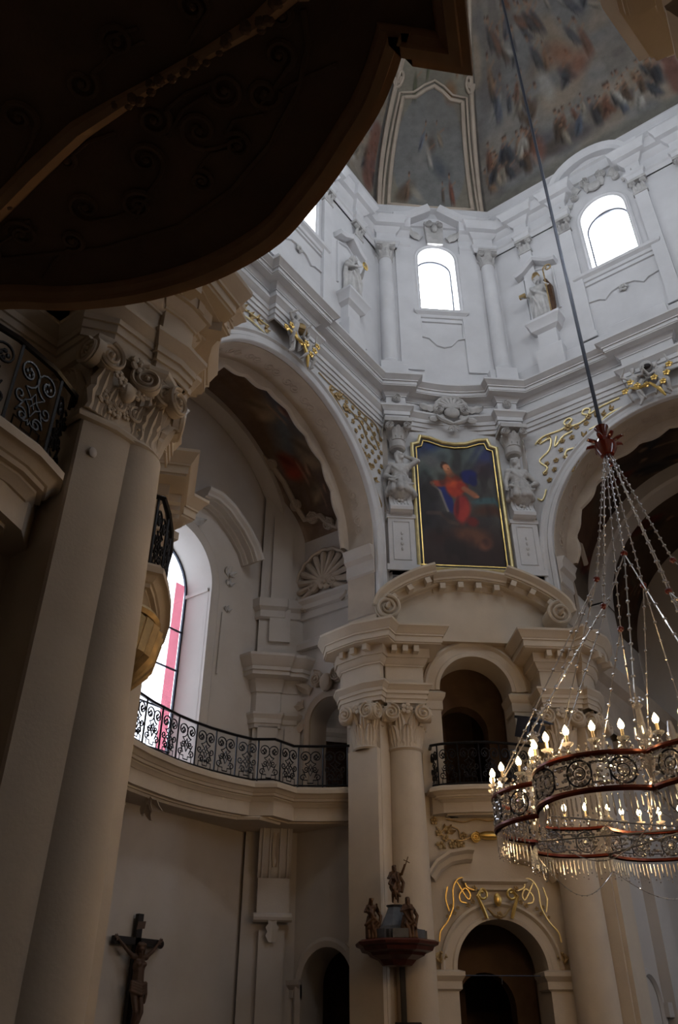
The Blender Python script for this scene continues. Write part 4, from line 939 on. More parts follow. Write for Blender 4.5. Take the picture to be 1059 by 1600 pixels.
# curved broken pediment with volutes
ped = thing('pediment', 'curved broken pediment with two scrolls below the painting', 'pediment', FD @ Tr(0, 0, 10.4))
prof_p = [(.54, -.2), (.54, .05), (.48, .05), (.46, .10), (.42, .14), (.42, .30), (.40, .34), (.24, .36), (.24, .40), (.22, .42), (.22, .60), (.18, .60), (.18, .65), (.13, .67), (.06, .76), (.02, .80), (-.04, .80), (-.04, .76), (-.08, -.2)]
SIDE = [(-2.70, .70), (-2.60, .98), (-2.40, 1.22), (-2.1, 1.45), (-1.75, 1.66), (-1.4, 1.83), (-1.0, 1.98)]
SIDE = [p[:2] for p in [(a, b) for a, b in SIDE]]
def cat2(P, n=4):
    P = [Vector(p) for p in P]; out = []
    for i in range(len(P) - 1):
        p0, p1, p2, p3 = P[max(i - 1, 0)], P[i], P[i + 1], P[min(i + 2, len(P) - 1)]
        for k in range(n):
            t = k / n; out.append(tuple(.5 * ((2 * p1) + (p2 - p0) * t + (2 * p0 - 5 * p1 + 4 * p2 - p3) * t * t + (3 * p1 - p0 - 3 * p2 + p3) * t ** 3)))
    return out + [tuple(P[-1])]
SD = cat2(SIDE)
me = MB().box(-.075, .075, -.12, .12, -.08, .08).mesh('modillion', 'stone', 0)
for s in (-1, 1):
    pts = SD if s < 0 else [(-a, b) for a, b in SD][::-1]
    part('scroll_cornice', MB().sweep(pts, prof_p, mp=lambda a, b, c: (a, .22 - c, b)), 'stone', ped)
    vm = volute_mb(.37, .55, s, 56).xf(Tr(-2.35 if s < 0 else 2.27, -.28, .62)); part('volute', vm, 'stone', ped)
    for i in (9, 15, 21):
        a, b = SD[i]; d = Vector((SD[i + 1][0] - SD[i - 1][0], SD[i + 1][1] - SD[i - 1][1])).normalized(); q = (a + d.y * .32, b - d.x * .32)
        link('modillion', me, ped, Tr(-s * q[0], -.26, q[1]) @ Ry(-math.atan2(d.y, d.x) * (1 if s < 0 else -1)))
pc = [(-1.04 + 2.08 * k / 14, 1.80 + .12 * math.sin(PI * k / 14)) for k in range(15)]
part('segment_cornice', MB().sweep(pc, prof_p, mp=lambda a, b, c: (a, .40 - c, b)), 'stone', ped)
for x in (-.75, -.25, .25, .75): link('modillion', me, ped, Tr(x, -.08, 1.57 - .1 * x * x))
tp = [(-2.2, 0), (-2.15, .9), (-1.05, 1.6), (0, 1.7), (1.05, 1.6), (2.15, .9), (2.2, 0)]
part('tympanum', MB().prism(tp, .1, .4, mp=lambda a, b, c: (a, c, b)), 'stone', ped)

# door hood, panel
hood = thing('door_hood', 'broken curved hood of cream mouldings above the doorway', 'hood', FD @ Tr(0, .3, 4.5))
for s in (-1, 1):
    pts = [(-1.48, .14), (-1.3, .38), (-1.0, .56), (-.62, .63), (-.48, .62)]
    pts = pts if s < 0 else [(-a, b) for a, b in pts][::-1]
    part('hood_moulding', MB().sweep(pts, [(.16, 0), (.1, .14), (.0, .2), (-.06, .34), (-.12, .36), (-.14, 0)], mp=lambda a, b, c: (a, -c, b)), 'stone', hood)
part('lintel_moulding', MB().sweep([(-.62, .05), (-.62, 0), (.62, 0), (.62, .05)], [(0, -.12), (.05, -.1), (.05, .0), (.14, .06), (.14, .12), (0, .14)]), 'stone', hood)

# ------------------------------------------------------------------ iron railings
def c_scroll(w, h, r=.011):
    m = MB(); p = [(x, 0, z) for x, z in scroll_pts('C', w, h)]; m.tube(p, r, 5); return m
def s_scroll(w, h, r=.011):
    m = MB(); m.tube([(x, 0, z) for x, z in scroll_pts('S', w, h, 16)], r, 5); return m
SCR = None
def scroll_meshes():
    global SCR
    if SCR is None:
        big = MB(); sp = spiral(.2, 1.5, .04, 24, -PI / 2, 1); big.tube([(a, 0, b) for a, b in sp], [.017] * 25, 5); 
        for k in range(4): big.ell((.0 + .05 * math.cos(k * PI / 2), 0, .05 * math.sin(k * PI / 2)), (.035, .016, .035), 6, 4)
        big.tube([(0, 0, -.2), (.12, 0, -.3), (.2, 0, -.42)], .012, 5)
        ss = s_scroll(.2, .42, .016); cc = c_scroll(.2, .4, .015)
        dia = MB(); dia.tube([(0, 0, .16), (.05, 0, .05), (.12, 0, 0), (.05, 0, -.05), (0, 0, -.16), (-.05, 0, -.05), (-.12, 0, 0), (-.05, 0, .05)], .016, 5, closed=True)
        fret = MB(); fret.tube([(-.16, 0, 0), (-.16, 0, .1), (-.06, 0, .1), (-.06, 0, .04), (.06, 0, .04), (.06, 0, .1), (.16, 0, .1), (.16, 0, 0)], .012, 4)
        SCR = [x.mesh(n, 'iron') for x, n in ((big, 'scroll'), (ss, 'scroll'), (cc, 'scroll'), (dia, 'diamond'), (fret, 'fret'))]
    return SCR
def railing(name, label, path, z0, z1, pw=.62, bulge=0.0, group=None):
    P = [Vector((a, b, 0)) for a, b in path]; c = sum(P, Vector()) / len(P)
    o = thing(name, label, 'railing', Tr(c.x, c.y, z0), group); h = z1 - z0
    P = [p - c for p in P]
    part('top_rail', MB().tube([p + Vector((0, 0, h)) for p in P], .032, 6, flat=1.4), 'iron', o)
    part('bottom_rail', MB().tube([p + Vector((0, 0, .05)) for p in P], .022, 5), 'iron', o)
    big, ss, cc, dia, fret = scroll_meshes()
    Ls = [0]
    for a, b in zip(P, P[1:]): Ls.append(Ls[-1] + (b - a).length)
    n = max(1, round(Ls[-1] / pw)); st = Ls[-1] / n; k_ = h / 1.0
    def at(s):
        for i in range(len(P) - 1):
            if s <= Ls[i + 1] + 1e-6:
                t = (s - Ls[i]) / max(1e-6, Ls[i + 1] - Ls[i]); return P[i].lerp(P[i + 1], t)
        return P[-1]
    bar = MB().box(-.014, .014, -.014, .014, 0, h).mesh('bar', 'iron', 0)
    for j in range(n + 1): 
        link('bar', bar, o, Matrix.Translation(at(j * st)))
    for j in range(n):
        a = at(j * st); b = at((j + 1) * st); d = b - a; ang = math.atan2(d.y, d.x); mid = (a + b) / 2; sx = d.length / .62
        def put(me, nm, x, z, sc=1.0, flip=1, rot=0.0):
            T = Matrix.Translation(mid) @ Rz(ang) @ Tr(x * sx, 0, z * k_) @ Ry(rot) @ Matrix.Diagonal((flip * sc * min(1.1, sx), 1, sc * k_, 1)); link(nm, me, o, T)
        f = 1 if j % 2 else -1
        put(big, 'scroll', -.14, .74, .85, 1); put(big, 'scroll', .14, .74, .85, -1)
        put(ss, 'scroll', -.15, .34, .9, f); put(ss, 'scroll', .15, .34, .9, -f); put(dia, 'diamond', 0, .42, .9); put(fret, 'fret', 0, .06, 1.2)
        if j % 2 == 0: put(cc, 'scroll', 0, .24, .7, f, R(90))
    return o
def slab(name, label, path, z0, z1, inner, m_='stone', T=None, soffit=True):
    """moulded balcony slab: path is the outer plan edge (travel so that outside is on the right)"""
    o = thing(name, label, 'balcony', None); h = z1 - z0
    pr = [(o_, z0 + h * f) for o_, f in ((-.7, 0), (-.40, 0), (-.40, .05), (-.36, .06), (-.36, .38), (-.30, .38), (-.30, .45), (-.27, .45), (-.22, .54), (-.19, .56), (-.19, .60), (-.13, .60), (-.13, .68), (-.10, .69), (-.05, .78), (-.02, .80), (.03, .80), (.03, .92), (0, .94), (-.02, 1.0), (-.7, 1.0))]
    part('moulded_edge', MB().sweep(path, pr), m_, o)
    # the slab itself: strips from just behind the moulding back to the wall line
    bk = inner[::-1]; cum = [0]
    for p, q in zip(bk, bk[1:]): cum.append(cum[-1] + math.hypot(q[0] - p[0], q[1] - p[1]))
    rows = []
    for i, p in enumerate(path):
        u = cum[-1] * i / (len(path) - 1); j = 0
        while j < len(cum) - 2 and u > cum[j + 1]: j += 1
        f = (u - cum[j]) / max(1e-6, cum[j + 1] - cum[j]); w = (bk[j][0] + (bk[j + 1][0] - bk[j][0]) * f, bk[j][1] + (bk[j + 1][1] - bk[j][1]) * f)
        g = min(.5, .30 / max(.3, math.hypot(w[0] - p[0], w[1] - p[1]))); e = (p[0] + (w[0] - p[0]) * g, p[1] + (w[1] - p[1]) * g)
        rows.append([(*e, z0 + .04), (*w, z0 + .04), (*w, z1 - .02), (*e, z1 - .02)])
    part('slab', MB().grid(rows, closed_v=True), m_, o, smooth=0)
    return o
# gallery across the left arm
gp = [(-10.75, 8.1), (-11.3, 8.45), (-11.95, 8.75), (-12.4, 9.2), (-12.42, 9.9), (-12.62, 10.3), (-12.85, 11.0), (-13.02, 11.9), (-13.06, 12.4), (-13.05, 13.0), (-12.95, 13.7), (-12.82, 14.2), (-12.40, 14.5), (-12.38, 15.2), (-11.95, 15.55), (-11.3, 15.95), (-10.85, 16.35)]
gal = slab('gallery_balcony', 'curved moulded gallery slab crossing below the tall window', gp, 5.85, 6.6, [(-11.0, 16.6), (-14.5, 16.6), (-14.5, 7.8), (-10.9, 7.8)])
rp = [(a - .12, b) for a, b in gp]
railing('railing', 'black wrought iron scrollwork railing along the curved gallery', rp[1:], 6.6, 7.6, .62)
part('soffit_sprig', sprig_mb(.28).xf(Rx(R(180))).xf(Tr(-13.4, 11.6, 5.75)), 'stoned', gal); part('soffit_moulding', MB().tube([(a - .5, b, 5.84) for a, b in gp[3:14]], .05, 6), 'stone', gal)
# console pilaster under the gallery at the corner
con = thing('console', 'fluted stone console bracket carrying the gallery at the corner', 'bracket', FP @ Tr(.17, -.06, 4.8))
side = [(0, 0), (-.1, .02), (-.22, .15), (-.28, .35), (-.27, .7), (-.34, 1.0), (-.42, 1.12), (-.42, 1.3), (0, 1.3)]
part('scroll_body', MB().prism(side, -.40, .40, mp=lambda a, b, c: (c, a, b)), 'chapel', con)
for x in (-.3, -.12, .12, .3): part('flute', MB().tube([(x, a - .01, b) for a, b in side[1:8]], .03, 5), 'chapel', con)
part('pendant_leaf', leaf_mb(.2, .9, .1, 4, 5, 8).xf(Rx(R(180)) ).xf(Tr(0, -.32, 1.1)), 'stoned', con)
p2_ = thing('pilaster', 'stone pilaster with scrolled capital under the gallery console', 'pilaster', FP @ Tr(.17, -.06, 0))
part('shaft', MB().box(-.3, .3, -.1, .05, 0, 3.7), 'chapel', p2_); part('panel_block', MB().box(-.38, .38, -.2, .05, 4.0, 4.8), 'chapel', p2_)
part('capital_roll', MB().tube([(-.45, -.2, 3.95), (.45, -.2, 3.95)], .1, 10), 'chapel', p2_); part('capital_leaf', leaf_mb(.3, .5, .1, 3, 5, 7).xf(Rx(R(180))).xf(Tr(0, -.24, 3.9)), 'chapel', p2_)

# loggia balconies
def loggia_balcony(F, lab1, lab2):
    pth = [w2(F, x, y) for x, y in ((-1.42, .3), (-1.42, -.12), (-1.2, -.30), (-.9, -.38), (-.5, -.48), (0, -.54), (.5, -.48), (.9, -.38), (1.2, -.30), (1.42, -.12), (1.42, .3))]
    pth = pth
    slab('loggia_balcony', lab1, pth, 5.95, 6.55, [w2(F, 1.42, .9), w2(F, -1.42, .9)])
    q = [w2(F, x, y) for x, y in ((-1.3, .3), (-1.34, -.05), (-1.12, -.2), (-.9, -.28), (-.5, -.38), (0, -.44), (.5, -.38), (.9, -.28), (1.12, -.2), (1.34, -.05), (1.3, .3))]
    railing('railing', lab2, q, 6.55, 7.55, .5)
loggia_balcony(FD, 'moulded cream balcony slab under the loggia arch', 'black iron railing in front of the dark loggia arch')
np_ = [(-1.75, .35), (-1.75, -.45), (-1.66, -.75), (-1.3, -.82), (-.8, -.88), (-.2, -.9), (.4, -.85), (.8, -.75), (1.1, -.5), (1.1, .35)]
slab('loggia_balcony', 'moulded cream balcony slab half hidden behind the near pillar', [w2(FN, a, b) for a, b in np_], 5.85, 6.55, [w2(FN, 1.1, .9), w2(FN, -1.75, .9)])
railing('railing', 'black iron railing half hidden behind the near pillar', [w2(FN, a * .95, b + .1) for a, b in np_], 6.55, 7.6, .5)

# ------------------------------------------------------------------ near pier with composite order and the heavy cornice
def near_pier(mx, nm, lab_p, lab_c, lab_e, detail=True):
    def X(x): return x if mx is None else 2 * mx - x
    def pth(P):
        P = [(X(a), b) for a, b in P]; return P if mx is None else P[::-1]
    o = thing(nm, lab_p, 'pillar', Tr(X(-6.4), 4.2, 0))
    O = Matrix.Translation((-X(-6.4), -4.2, 0))
    # convex pilaster and three-quarter column behind it
    fl = [(-7.6, 3.82), (-6.33, 3.82)] + [(-6.30 + .07 * math.sin(PI * k / 8) + .03 * k / 8, 3.84 + .86 * k / 8) for k in range(9)] + [(-6.3, 4.73), (-7.6, 4.75)]
    part('pilaster_shaft', MB().prism(pth(fl), 0, 7.34).xf(O), 'stone', o)
    m = MB(); m.lathe([(.50, 0), (.50, 2), (.47, 5.0), (.435, 7.34)], 48, (X(-6.60), 4.66, 0)); part('column_shaft', m.xf(O), 'stone', o)
    part('flat_pilaster', MB().prism(pth([(-7.6, 4.8), (-6.75, 4.8), (-6.75, 5.25), (-7.6, 5.3)]), 0, 8.4).xf(O), 'stone', o)
    part('astragal', MB().sweep(pth([(-7.0, 3.80), (-6.31, 3.80), (-6.22, 4.2), (-6.25, 4.74)]), [(0, 7.3), (.05, 7.32), (.06, 7.37), (.03, 7.42), (0, 7.42)] if mx is None else [(0, 7.3), (.05, 7.32), (.06, 7.37), (.03, 7.42), (0, 7.42)]).xf(O), 'stone', o)
    # pilaster capital
    b = MB(); b.prism(pth([(-7.4, 3.8), (-6.28, 3.8), (-6.2, 4.2), (-6.24, 4.74), (-7.4, 4.74)]), 7.4, 8.3); cpb = part('pilaster_capital', b.xf(O), 'stone', o)
    Lf = leaf_mb(.34, .62, .16, 3, 7, 9).mesh('acanthus_leaf', 'stone'); Ls = leaf_mb(.24, .42, .14, 3, 7, 8).mesh('acanthus_leaf', 'stone')
    sg = 1 if mx is None else -1
    for y, z, me in ((3.90, 7.42, Lf), (4.66, 7.42, Lf), (4.08, 7.42, Ls), (4.48, 7.42, Ls)):
        link('acanthus_leaf', me, cpb, O @ Tr(X(-6.22), y, z) @ Rz(sg * R(90)))
    for x in (-6.5, -6.8): link('acanthus_leaf', Lf, cpb, O @ Tr(X(x), 3.8, 7.42))
    V1 = volute_mb(.21, .11, 1, 50).mesh('volute', 'stone'); V2 = volute_mb(.21, .11, -1, 50).mesh('volute', 'stone')
    link('volute', V1, cpb, O @ Tr(X(-6.12), 4.70, 8.15) @ Rz(sg * R(90))); link('volute', V2, cpb, O @ Tr(X(-6.12), 3.86, 8.15) @ Rz(sg * R(90)))
    link('volute', V1, cpb, O @ Tr(X(-6.2), 3.70, 8.15)); 
    garl = MB()
    for k in range(9): garl.join(flower_mb(.07 + .02 * math.sin(PI * k / 8)), O @ Tr(X(-6.10), 3.96 + .07 * k, 8.05 - .18 * math.sin(PI * k / 8)) @ Rz(sg * R(90)))
    garl.join(flower_mb(.13), O @ Tr(X(-6.08), 4.24, 8.28) @ Rz(sg * R(90))); part('flower_garland', garl, 'stone', cpb)
    rel = MB(); rq = random.Random(4)
    for k in range(26):
        yy, zz = rq.uniform(3.96, 4.62), rq.uniform(7.5, 8.05)
        rel.join(flower_mb(rq.uniform(.045, .08)) if k % 2 else sprig_mb(rq.uniform(.06, .09)), O @ Tr(X(-6.20), yy, zz) @ Rz(sg * R(90)) @ Ry(rq.uniform(-2, 2)))
    for s_ in (-1, 1):
        sp = spiral(.11, 1.4, .03, 18, PI / 2, s_); rel.tube([O @ Vector((X(-6.17), 4.28 + s_ * .13 + a, 7.68 + b)) for a, b in sp], .022, 5)
    part('relief_carving', rel, 'stone', cpb, kind='stuff')
    part('round_plate', MB().ell(O @ Vector((X(-6.245), 4.0, 6.92)), (.02, .055, .065), 12, 7), 'chapel', o)
    msk = MB(); msk.ell(O @ Vector((X(-6.12), 4.2, 7.85)), (.09, .11, .13), 10, 8); part('carved_mask', msk, 'stone', cpb)
    part('pilaster_abacus', MB().sweep(pth([(-7.3, 3.74), (-6.18, 3.74), (-6.1, 4.0), (-6.1, 4.4), (-6.16, 4.72), (-7.3, 4.72)]), [(-.2, 8.3), (0, 8.3), (.04, 8.38), (.04, 8.44), (-.2, 8.45)]).xf(O), 'stone', cpb)
    sub = bpy.data.objects.new('column_capital', None); COL.objects.link(sub); sub.parent = o; sub.matrix_local = O @ Tr(X(-6.62), 4.62, 0)
    bb = MB(); bb.lathe([(.435, 7.3), (.48, 7.34), (.44, 7.40), (.43, 7.9), (.58, 8.3), (.001, 8.31)], 28); part('bell', bb, 'stone', sub)
    L2 = leaf_mb(.36, .5, .2, 3, 7, 9).mesh('acanthus_leaf', 'stone'); L3 = leaf_mb(.36, .82, .26, 3, 7, 9).mesh('acanthus_leaf', 'stone')
    V3 = volute_mb(.21, .11, 1, 50).mesh('volute', 'stone')
    for k in range(8):
        link('acanthus_leaf', L2, sub, Tr(0, 0, 7.4) @ Rz(2 * PI * k / 8) @ Tr(0, -.43, 0)); link('acanthus_leaf', L3, sub, Tr(0, 0, 7.4) @ Rz(2 * PI * (k + .5) / 8) @ Tr(0, -.42, 0))
    for a, x_ in ((58, .1), (104, .1), (150, .1)): link('volute', V3, sub, Rz(R(a) * sg) @ Tr(x_, -.60, 8.12))
    ab = MB(); ab.lathe([(.001, 8.3), (.6, 8.3), (.66, 8.36), (.66, 8.42), (.001, 8.45)], 8); part('abacus', ab, 'stone', sub)
    # entablature
    e = struct('trim_12' if mx is None else 'trim_13', lab_e)
    P = [(-7.05, 1.5), (-7.05, 3.76), (-6.36, 3.76)] + [(-6.36 + .16 * math.sin(PI * .5 * k / 6), 3.80 + .70 * k / 6) for k in range(7)] + [(-6.08, 4.51), (-6.05, 4.78), (-6.09, 5.02), (-6.34, 5.06), (-6.36, 5.2), (-6.66, 5.28), (-7.05, 5.55), (-7.5, 6.0)]
    pr = [(0, 8.45), (.03, 8.45), (.03, 8.55), (.06, 8.55), (.06, 8.66), (.09, 8.66), (.09, 8.76), (.12, 8.79), (.17, 8.88), (.19, 8.90), (.19, 8.96), (0, 8.98), (0, 9.48), (.03, 9.48), (.03, 9.52), (.06, 9.54), (.11, 9.62), (.13, 9.67), (.18, 9.67), (.18, 9.88), (.40, 9.90), (.40, 9.95), (.43, 9.95), (.43, 10.10), (.47, 10.10), (.47, 10.15), (.50, 10.18), (.57, 10.30), (.60, 10.34), (.60, 10.42), (.3, 10.5), (-.3, 10.52)]
    part('entablature_run', MB().sweep(pth(P), pr), 'stone', e)
    Pc = [(a - .08, b + (.06 if b < 4.2 else -.06)) for a, b in P[2:14]] + [(-7.4, 5.3), (-7.4, 3.9)]
    part('entablature_core', MB().prism(pth(Pc), 8.46, 10.45), 'stone', e, smooth=0)
    me = MB().box(-.1, .1, -.16, .16, -.09, .09).mesh('modillion', 'stone', 0)
    for x, y, a in ((-5.95, 4.1, 90), (-5.84, 4.62, 90), (-6.1, 5.3, 140), (-6.7, 3.5, 0)): link('modillion', me, e, Tr(X(x), y, 9.8) @ Rz(R(a) * sg))
    return o
near_pier(None, 'great_pillar', 'great near pillar of cream stone with carved composite capital', '', 'heavy cream entablature with moulded cornice over the near pillar')
near_pier(-2.82, 'great_pillar', 'near pillar opposite, whose cornice corner juts in at the top edge', '', 'entablature corner of the opposite near pillar, at the top edge')
lower_order(FN, 'trim_14', 'entablature blocks of the near diagonal pier behind the near pillar')
struct('wall_near_left', 'recessed wall beside the near pillar under the side gallery', MB().box(-7.6, -7.05, -6, 3.9, 0, 17.6), 'stone')
# left side gallery with its railing
sg_ = [(-6.55, 0.6), (-6.2, 1.4), (-6.02, 2.2), (-5.98, 2.8), (-6.06, 3.3), (-6.22, 3.68), (-6.5, 3.84)]
slab('bowed_balcony', 'curved moulded balcony slab at the left edge beside the near pillar', [(a, b) for a, b in sg_], 5.75, 6.5, [(-7.1, 3.84), (-7.1, .6)])
railing('railing', 'black iron railing at the left edge on the side balcony', [(a - .1, b) for a, b in sg_], 6.5, 7.55, .6)
nd = struct('trim_15', 'arched recess frame under the side balcony at the left edge')
for y in (1.9, 3.15): part('recess_jamb', MB().box(-7.1, -6.85, y, y + .22, 0, 5.2), 'stone', nd)
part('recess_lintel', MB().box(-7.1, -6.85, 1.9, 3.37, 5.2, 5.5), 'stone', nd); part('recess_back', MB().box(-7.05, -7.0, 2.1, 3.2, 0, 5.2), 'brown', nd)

# ------------------------------------------------------------------ organ gallery overhead
def smooth2(P, n=4):
    out = []
    for i in range(len(P) - 1):
        q = [Vector(P[max(i - 1, 0)]), Vector(P[i]), Vector(P[i + 1]), Vector(P[min(i + 2, len(P) - 1)])]
        for k in range(n):
            t = k / n; v = .5 * ((2 * q[1]) + (q[2] - q[0]) * t + (2 * q[0] - 5 * q[1] + 4 * q[2] - q[3]) * t * t + (3 * q[1] - q[0] - 3 * q[2] + q[3]) * t ** 3); out.append((v.x, v.y))
    return out + [P[-1]]
og = thing('organ_gallery', 'dark bowed underside of the gallery overhead, with stucco scrolls', 'gallery', Tr(-2.95, 1.0, 5.5))
OO = Tr(2.95, -1.0, -5.5)
bow = [(-5.25, .7), (-4.75, .95), (-4.2, 1.25), (-3.73, 1.51), (-3.42, 1.75), (-3.05, 1.95), (-2.7, 2.07), (-2.4, 2.12), (-2.1, 2.12), (-1.86, 2.06), (-1.62, 1.98), (-1.43, 1.9), (-1.25, 1.82), (-1.11, 1.73), (-.97, 1.62)]
bow = [p[:2] for p in smooth2(bow)]
rim = bow + [(-.96, 1.60), (-.76, 1.80), (-.66, 1.56), (-.55, 1.30)]
full = rim + [(-.42, 1.0), (-.40, -1.5), (-6.0, -1.5), (-6.0, .55)]
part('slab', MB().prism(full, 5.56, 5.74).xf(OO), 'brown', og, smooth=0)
part('moulded_rim', MB().sweep(rim, [(-.16, 5.56), (-.15, 5.50), (-.11, 5.50), (-.10, 5.46), (-.05, 5.46), (-.045, 5.5), (-.015, 5.52), (0.0, 5.58), (.012, 5.62), (.015, 5.74), (-.16, 5.75)]).xf(OO), 'brownl', og)
inner = [(-4.6, .72), (-4.1, 1.0), (-3.5, 1.42), (-3.0, 1.70), (-2.5, 1.86), (-2.1, 1.86), (-1.75, 1.78), (-1.45, 1.64), (-1.28, 1.5), (-1.2, 1.36)]
part('soffit_moulding', MB().tube([(a, b, 5.555) for a, b in inner], .016, 5).xf(OO), 'brown', og)
rg = random.Random(5); gar = MB()
gl = [(-3.75, 1.2), (-3.22, 1.16), (-2.9, 1.14), (-2.51, 1.13), (-2.25, 1.16), (-2.01, 1.19), (-1.7, 1.24), (-1.42, 1.28), (-1.2, 1.27), (-1.0, 1.25)]
part('soffit_rib', MB().tube([(a, b, 5.55) for a, b in gl], [.05, .06, .06, .055, .045, .03, .03, .04, .05, .05], 8).xf(OO), 'brownl', og)
for k in range(46):
    t = k / 45 * (len(gl) - 1); i = min(int(t), len(gl) - 2); f = t - i
    if .38 < k / 45 < .44: continue
    if 8 < k < 20: continue
    a = gl[i][0] + (gl[i + 1][0] - gl[i][0]) * f; b = gl[i][1] + (gl[i + 1][1] - gl[i][1]) * f
    gar.ell((a + rg.uniform(-.02, .02), b + rg.uniform(-.025, .025), 5.53), (rg.uniform(.02, .04),) * 3, 7, 5)
part('leaf_garland', gar.xf(OO), 'brown', og, kind='stuff')
for (x, y, r, a, s) in ((-2.15, 1.32, .09, 0, 1), (-2.35, 1.45, .1, 60, -1), (-2.0, 1.5, .11, 120, 1), (-1.75, 1.42, .1, 200, -1), (-1.6, 1.55, .09, 30, 1), (-1.9, 1.68, .08, 260, 1), (-2.6, 1.62, .1, 0, -1),
                        (-2.85, 1.45, .11, 90, 1), (-3.1, 1.55, .08, 160, -1), (-3.3, 1.35, .1, 220, 1), (-1.42, 1.45, .08, 100, -1), (-2.2, 1.72, .07, 300, 1), (-3.6, 1.3, .09, 10, 1), (-2.7, 1.2, .05, 0, 1), (-1.3, 1.32, .05, 0, 1), (-2.3, .98, .09, 0, 1), (-2.7, .9, .1, 90, -1), (-2.0, .95, .08, 200, 1), (-1.6, 1.05, .08, 40, -1)):
    sp = spiral(r, 1.5, r * .2, 20, R(a), s); m = MB(); m.tube([(x + p, y + q, 5.55) for p, q in sp], [.017 * (1 - .4 * k / 20) for k in range(21)], 5)
    m.tube([(x + sp[0][0], y + sp[0][1], 5.552), (x + sp[0][0] * 1.5 + .1 * s, y + sp[0][1] * 1.4, 5.552), (x + sp[0][0] * 1.7 + .25 * s, y + sp[0][1] * 1.2 + .05, 5.553)], .011, 5)
    m.ell((x, y, 5.545), (.02, .02, .02), 6, 5); part('stucco_scroll', m.xf(OO), 'brown', og)
cv_ = MB(); cv_.ell((-1.12, 1.26, 5.5), (.07, .07, .06), 10, 7); cv_.ell((-1.05, 1.33, 5.5), (.05, .04, .04), 8, 6); part('carved_head', cv_.xf(OO), 'brown', og)
# ================================================================== the painting
def frame_top(x):
    a = abs(x)
    P = [(0, 17.02), (.35, 17.06), (.75, 17.22), (1.08, 17.27), (1.16, 17.0), (1.36, 16.93)]
    for (x0, z0), (x1, z1) in zip(P, P[1:]):
        if a <= x1: return z0 + (z1 - z0) * (a - x0) / (x1 - x0)
    return P[-1][1]
outl = [(-1.36, 12.5), (-1.36, 16.93), (-1.16, 17.0), (-1.08, 17.27), (-.75, 17.22), (-.35, 17.06), (0, 17.02), (.35, 17.06), (.75, 17.22), (1.08, 17.27), (1.16, 17.0), (1.36, 16.93), (1.36, 12.5)]
ptg = thing('painting', 'tall oil painting of a red-robed saint in a gilt frame with curved top', 'painting', FD @ Tr(0, .05, 0))
cl = outl + [outl[0]]
part('gilt_frame', MB().sweep(cl, [(-.0, 0), (-.02, .08), (.03, .12), (.07, .1), (.09, .05), (.09, 0)], mp=lambda a, b, c: (a, -c, b)), 'goldl', ptg)
part('black_slip', MB().sweep(cl, [(.09, 0), (.09, .05), (.15, .04), (.15, 0)], mp=lambda a, b, c: (a, -c, b)), 'blackwood', ptg)
part('inner_gilt_slip', MB().sweep(cl, [(.15, 0), (.15, .05), (.18, .05), (.18, 0)], mp=lambda a, b, c: (a, -c, b)), 'gold', ptg)
cv = Canvas(110, 180, (.26, .25, .24), .6)
cv.blob(.1, .98, .5, .16, (.13, .18, .33), 1, 0, .8); cv.blob(.9, .9, .4, .2, (.17, .19, .33), 1, 0, .8); cv.blob(.55, .92, .3, .2, (.24, .30, .30), .8, 0, .9)
for k, (p, q, w_) in enumerate((((.62, 1.02), (.1, .66), .11), ((.8, 1.02), (.45, .74), .05), ((.45, 1.02), (.05, .8), .06), ((.95, 1.02), (.55, .72), .03))): cv.stroke([p, q], w_, (.34, .38, .35), .6, .9)
cv.blob(.18, .84, .2, .09, (.30, .30, .31), .7, 0, .8); cv.blob(.08, .72, .16, .1, (.22, .26, .26), .8, 0, .8); cv.blob(.85, .78, .2, .1, (.28, .17, .18), .7, 0, .9)
cv.clouds((.14, .13, .14), (4, 5), 21, .5); cv.blob(.5, .1, .9, .34, (.17, .115, .10), 1, 0, .5); cv.blob(.05, .45, .3, .3, (.11, .09, .10), .9, 0, .6)
cv.blob(.85, .52, .25, .035, (.22, .32, .33), .9, 0, .5); cv.blob(.85, .44, .3, .06, (.25, .14, .08), .9, 0, .7)
cv.blob(.65, .74, .13, .07, (.06, .07, .30), 1, -15, .3); cv.blob(.70, .70, .06, .06, (.05, .06, .26), 1, 20, .4); cv.blob(.36, .54, .07, .14, (.09, .12, .34), 1, 12, .35); cv.blob(.30, .63, .09, .05, (.10, .13, .36), .9, -35, .4)
cv.blob(.46, .66, .14, .12, (.56, .17, .08), 1, 0, .3); cv.blob(.42, .70, .09, .07, (.66, .26, .10), .9, 20, .6); cv.blob(.56, .65, .09, .05, (.50, .14, .07), 1, -40, .4)
cv.blob(.52, .47, .11, .13, (.50, .13, .12), 1, -12, .3); cv.blob(.56, .43, .08, .12, (.58, .18, .14), .8, -20, .5); cv.blob(.47, .48, .035, .12, (.28, .06, .07), .8, -8, .6); cv.blob(.64, .36, .1, .05, (.38, .10, .08), .9, -30, .5)
cv.stroke([(.38, .69), (.28, .66), (.2, .645)], .035, (.55, .20, .10), .9); cv.blob(.18, .648, .035, .016, (.60, .38, .26), 1, -15, .4)
cv.stroke([(.58, .64), (.66, .60), (.71, .57)], .028, (.52, .32, .22), .95); cv.blob(.735, .56, .035, .014, (.58, .36, .25), 1, -20, .4)
cv.stroke([(.42, .76), (.39, .795)], .04, (.52, .33, .22), 1); cv.blob(.36, .845, .055, .022, (.20, .11, .07), 1, -25, .4); cv.blob(.325, .82, .03, .03, (.20, .11, .07), 1, 0, .5); cv.blob(.375, .818, .052, .034, (.66, .43, .30), 1, -20, .3); cv.blob(.40, .808, .012, .008, (.3, .17, .12), .8)
